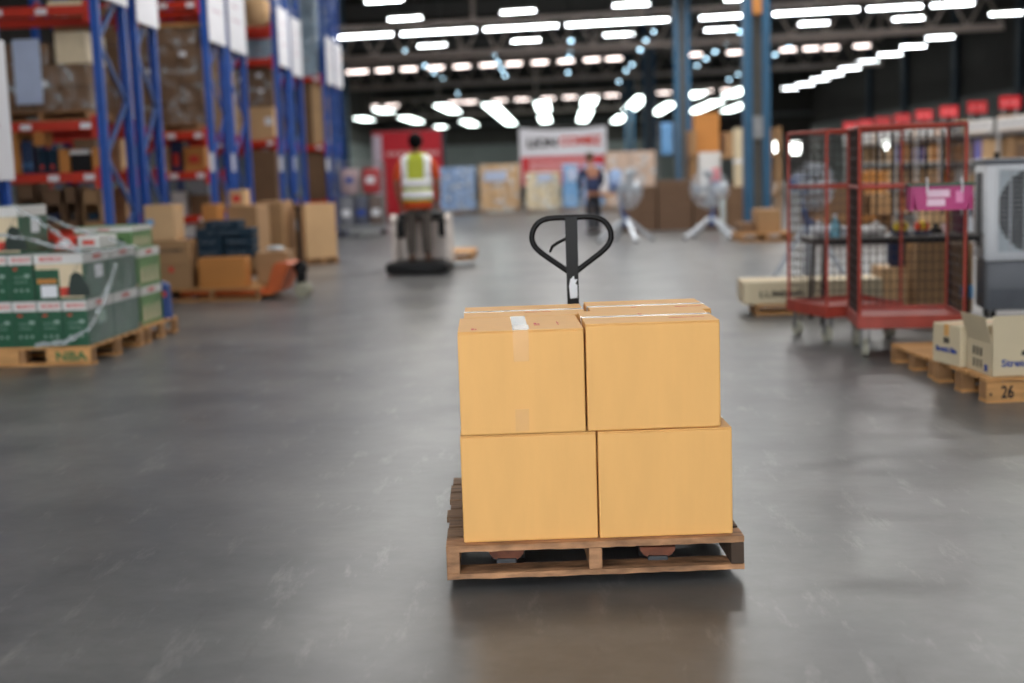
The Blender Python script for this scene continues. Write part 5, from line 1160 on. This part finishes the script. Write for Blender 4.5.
text('lettering', 'Stretch Film', .045, BLUEINK, t, (-.2215, 0, .09), rot=(PI/2, 0, -PI/2), sx=1.0); MB().box(-.2215, -.22, -.03, .03, .13, .165).build('dark_mark', M('faded_black_ink', (84, 76, 66), .6), t)

# ---- long shelving along the right with red bay signs
SX = 8.1
SHM = M('shelf_pale_steel', (170, 168, 168), .5, .2); SIGNR = M('sign_red', (206, 34, 42), .5, var=.04)
cols = [KRAFT, KRAFT2, ORKRAFT, KRAFT3, WHITECARD, KRAFT, KRAFT2, ORKRAFT, LILAC]
cn = ['brown', 'pale kraft', 'amber', 'dark brown', 'white', 'brown', 'pale kraft', 'amber', 'lilac']
skip = [(885, 143, 11), (980, 132, 5), (992, 128, 5)]
import itertools
def PJ(p):
    d = Vector(p)-Vector((0, 0, EYE)); w_ = d.dot(fw); return 512+F*d.dot(cx_)/w_, 341.5-F*d.dot(cy_)/w_
signs = [(1018, 99.5), (1013, 100), (978, 105.5), (948, 114), (922, 117), (882, 123), (856, 127)]
sy = [ray(*p).y/ray(*p).x*(SX-.02) for p in ((1010, 102), (980, 107), (949, 114), (924.5, 118), (883, 123))]
BP = (sy[4]-sy[0])/5; BY0 = sy[0]-1.2
for bay in range(8):
    y0 = BY0+bay*BP
    t = thing('shelf_unit', 'pale steel shelf bay along the right side, %s from the near end' % ORD[bay], 'shelf', (SX, y0, 0), 0, 'shelf bays along the right side')
    for x in (0, 1.0):
        for y in (0, BP-.06): B(x-.025, x+.025, y-.025, y+.025, 0, 2.1, bev=.004).build('upright', SHM, t)
    for z in (.12, .72, 1.32, 1.85): B(-.02, 1.02, -.02, BP-.035, z-.05, z, bev=.004).build('shelf', SHM, t)
    sg = thing('bay_sign', 'red bay sign on top of the right shelf row, %s from the near end' % ORD[bay], 'sign', (SX-.02, y0+1.2, 2.1), 0, 'red bay signs on the shelf row')
    B(-.19, .19, -.012, 0, .13, .36, bev=.003).build('board', SIGNR if bay != 5 else SIGNR, sg); m = MB()
    for k in range(3): m.box(-.14+k*.1, -.07+k*.1, -.0145, -.0122, .2+.02*(k % 2), .28)
    m.build('lettering', M('faded_pink_print', (228, 120, 124), .6), sg); MB().bar((-.12, -.004, -.0), (-.12, -.004, .14), .02).bar((.12, -.004, 0), (.12, -.004, .14), .02).build('post', SHM, sg)
    hb_ = B(-.08, -.06, .1, BP-.15, 1.86, 2.095, bev=.003).build('header_board', WHITECARD, t); m = MB()
    for k in range(4): m.box(-.0815, -.0802, .3+k*.35, .5+k*.35, 1.94, 2.0)
    m.build('lettering', M('faded_grey_print', (150, 150, 160), .6), hb_)
    for si, z in enumerate((.12, .72, 1.32)):
        y = y0+.1; k = 0
        while y < y0+BP-.4 and k < 3:
            w_ = random.choice((.42, .5, .56)); h = random.uniform(.32, .47); ci = random.randrange(len(cols)); yc = y+w_/2
            q = PJ((SX+.45, yc, z+h*.6)); y += w_+.05; k += 1
            if any(math.hypot(q[0]-a, q[1]-b2_) < r+6 for a, b2_, r in skip): continue
            carton('%s carton, %s on the %s shelf, %s bay of the right row' % (cn[ci], ORD[k-1], ('bottom', 'middle', 'upper')[si], ORD[bay]), (SX+.45, yc, z+.001), PI/2*0, .7, w_, h, cols[ci], 'x', group='cartons on the right shelf row')
    if bay in (1, 2, 4, 5, 7):
        for k, (yy, ci) in enumerate(((.4, 2), (1.5, 1))):
            q = PJ((SX+.45, y0+yy, 2.0))
            if any(math.hypot(q[0]-a, q[1]-b2_) < r+8 for a, b2_, r in skip): continue
            carton('%s carton on top of the %s bay of the right shelf row' % (cn[ci], ORD[bay]), (SX+.5, y0+yy, 1.851), 0, .6, .5, .3, cols[ci], 'x', group='cartons on the right shelf row')
# front bay stock standing before the shelf row
for i, (px0, px1, yb, yt, m_, nm) in enumerate(((840, 858, 222, 190, KRAFT, 'brown carton standing on the floor before the far shelf bays, left of two'), (862, 888, 232, 172, ORKRAFT, 'tall amber carton standing on the floor before the shelf bays'), (806, 832, 222, 178, KRAFT3, 'dark brown carton standing on the floor beyond the left red cage'), (930, 960, 250, 205, KRAFT2, 'pale kraft carton on the floor before the near shelf bays'))):
    stack(nm, px0, px1, yb, yt, m_, .7)
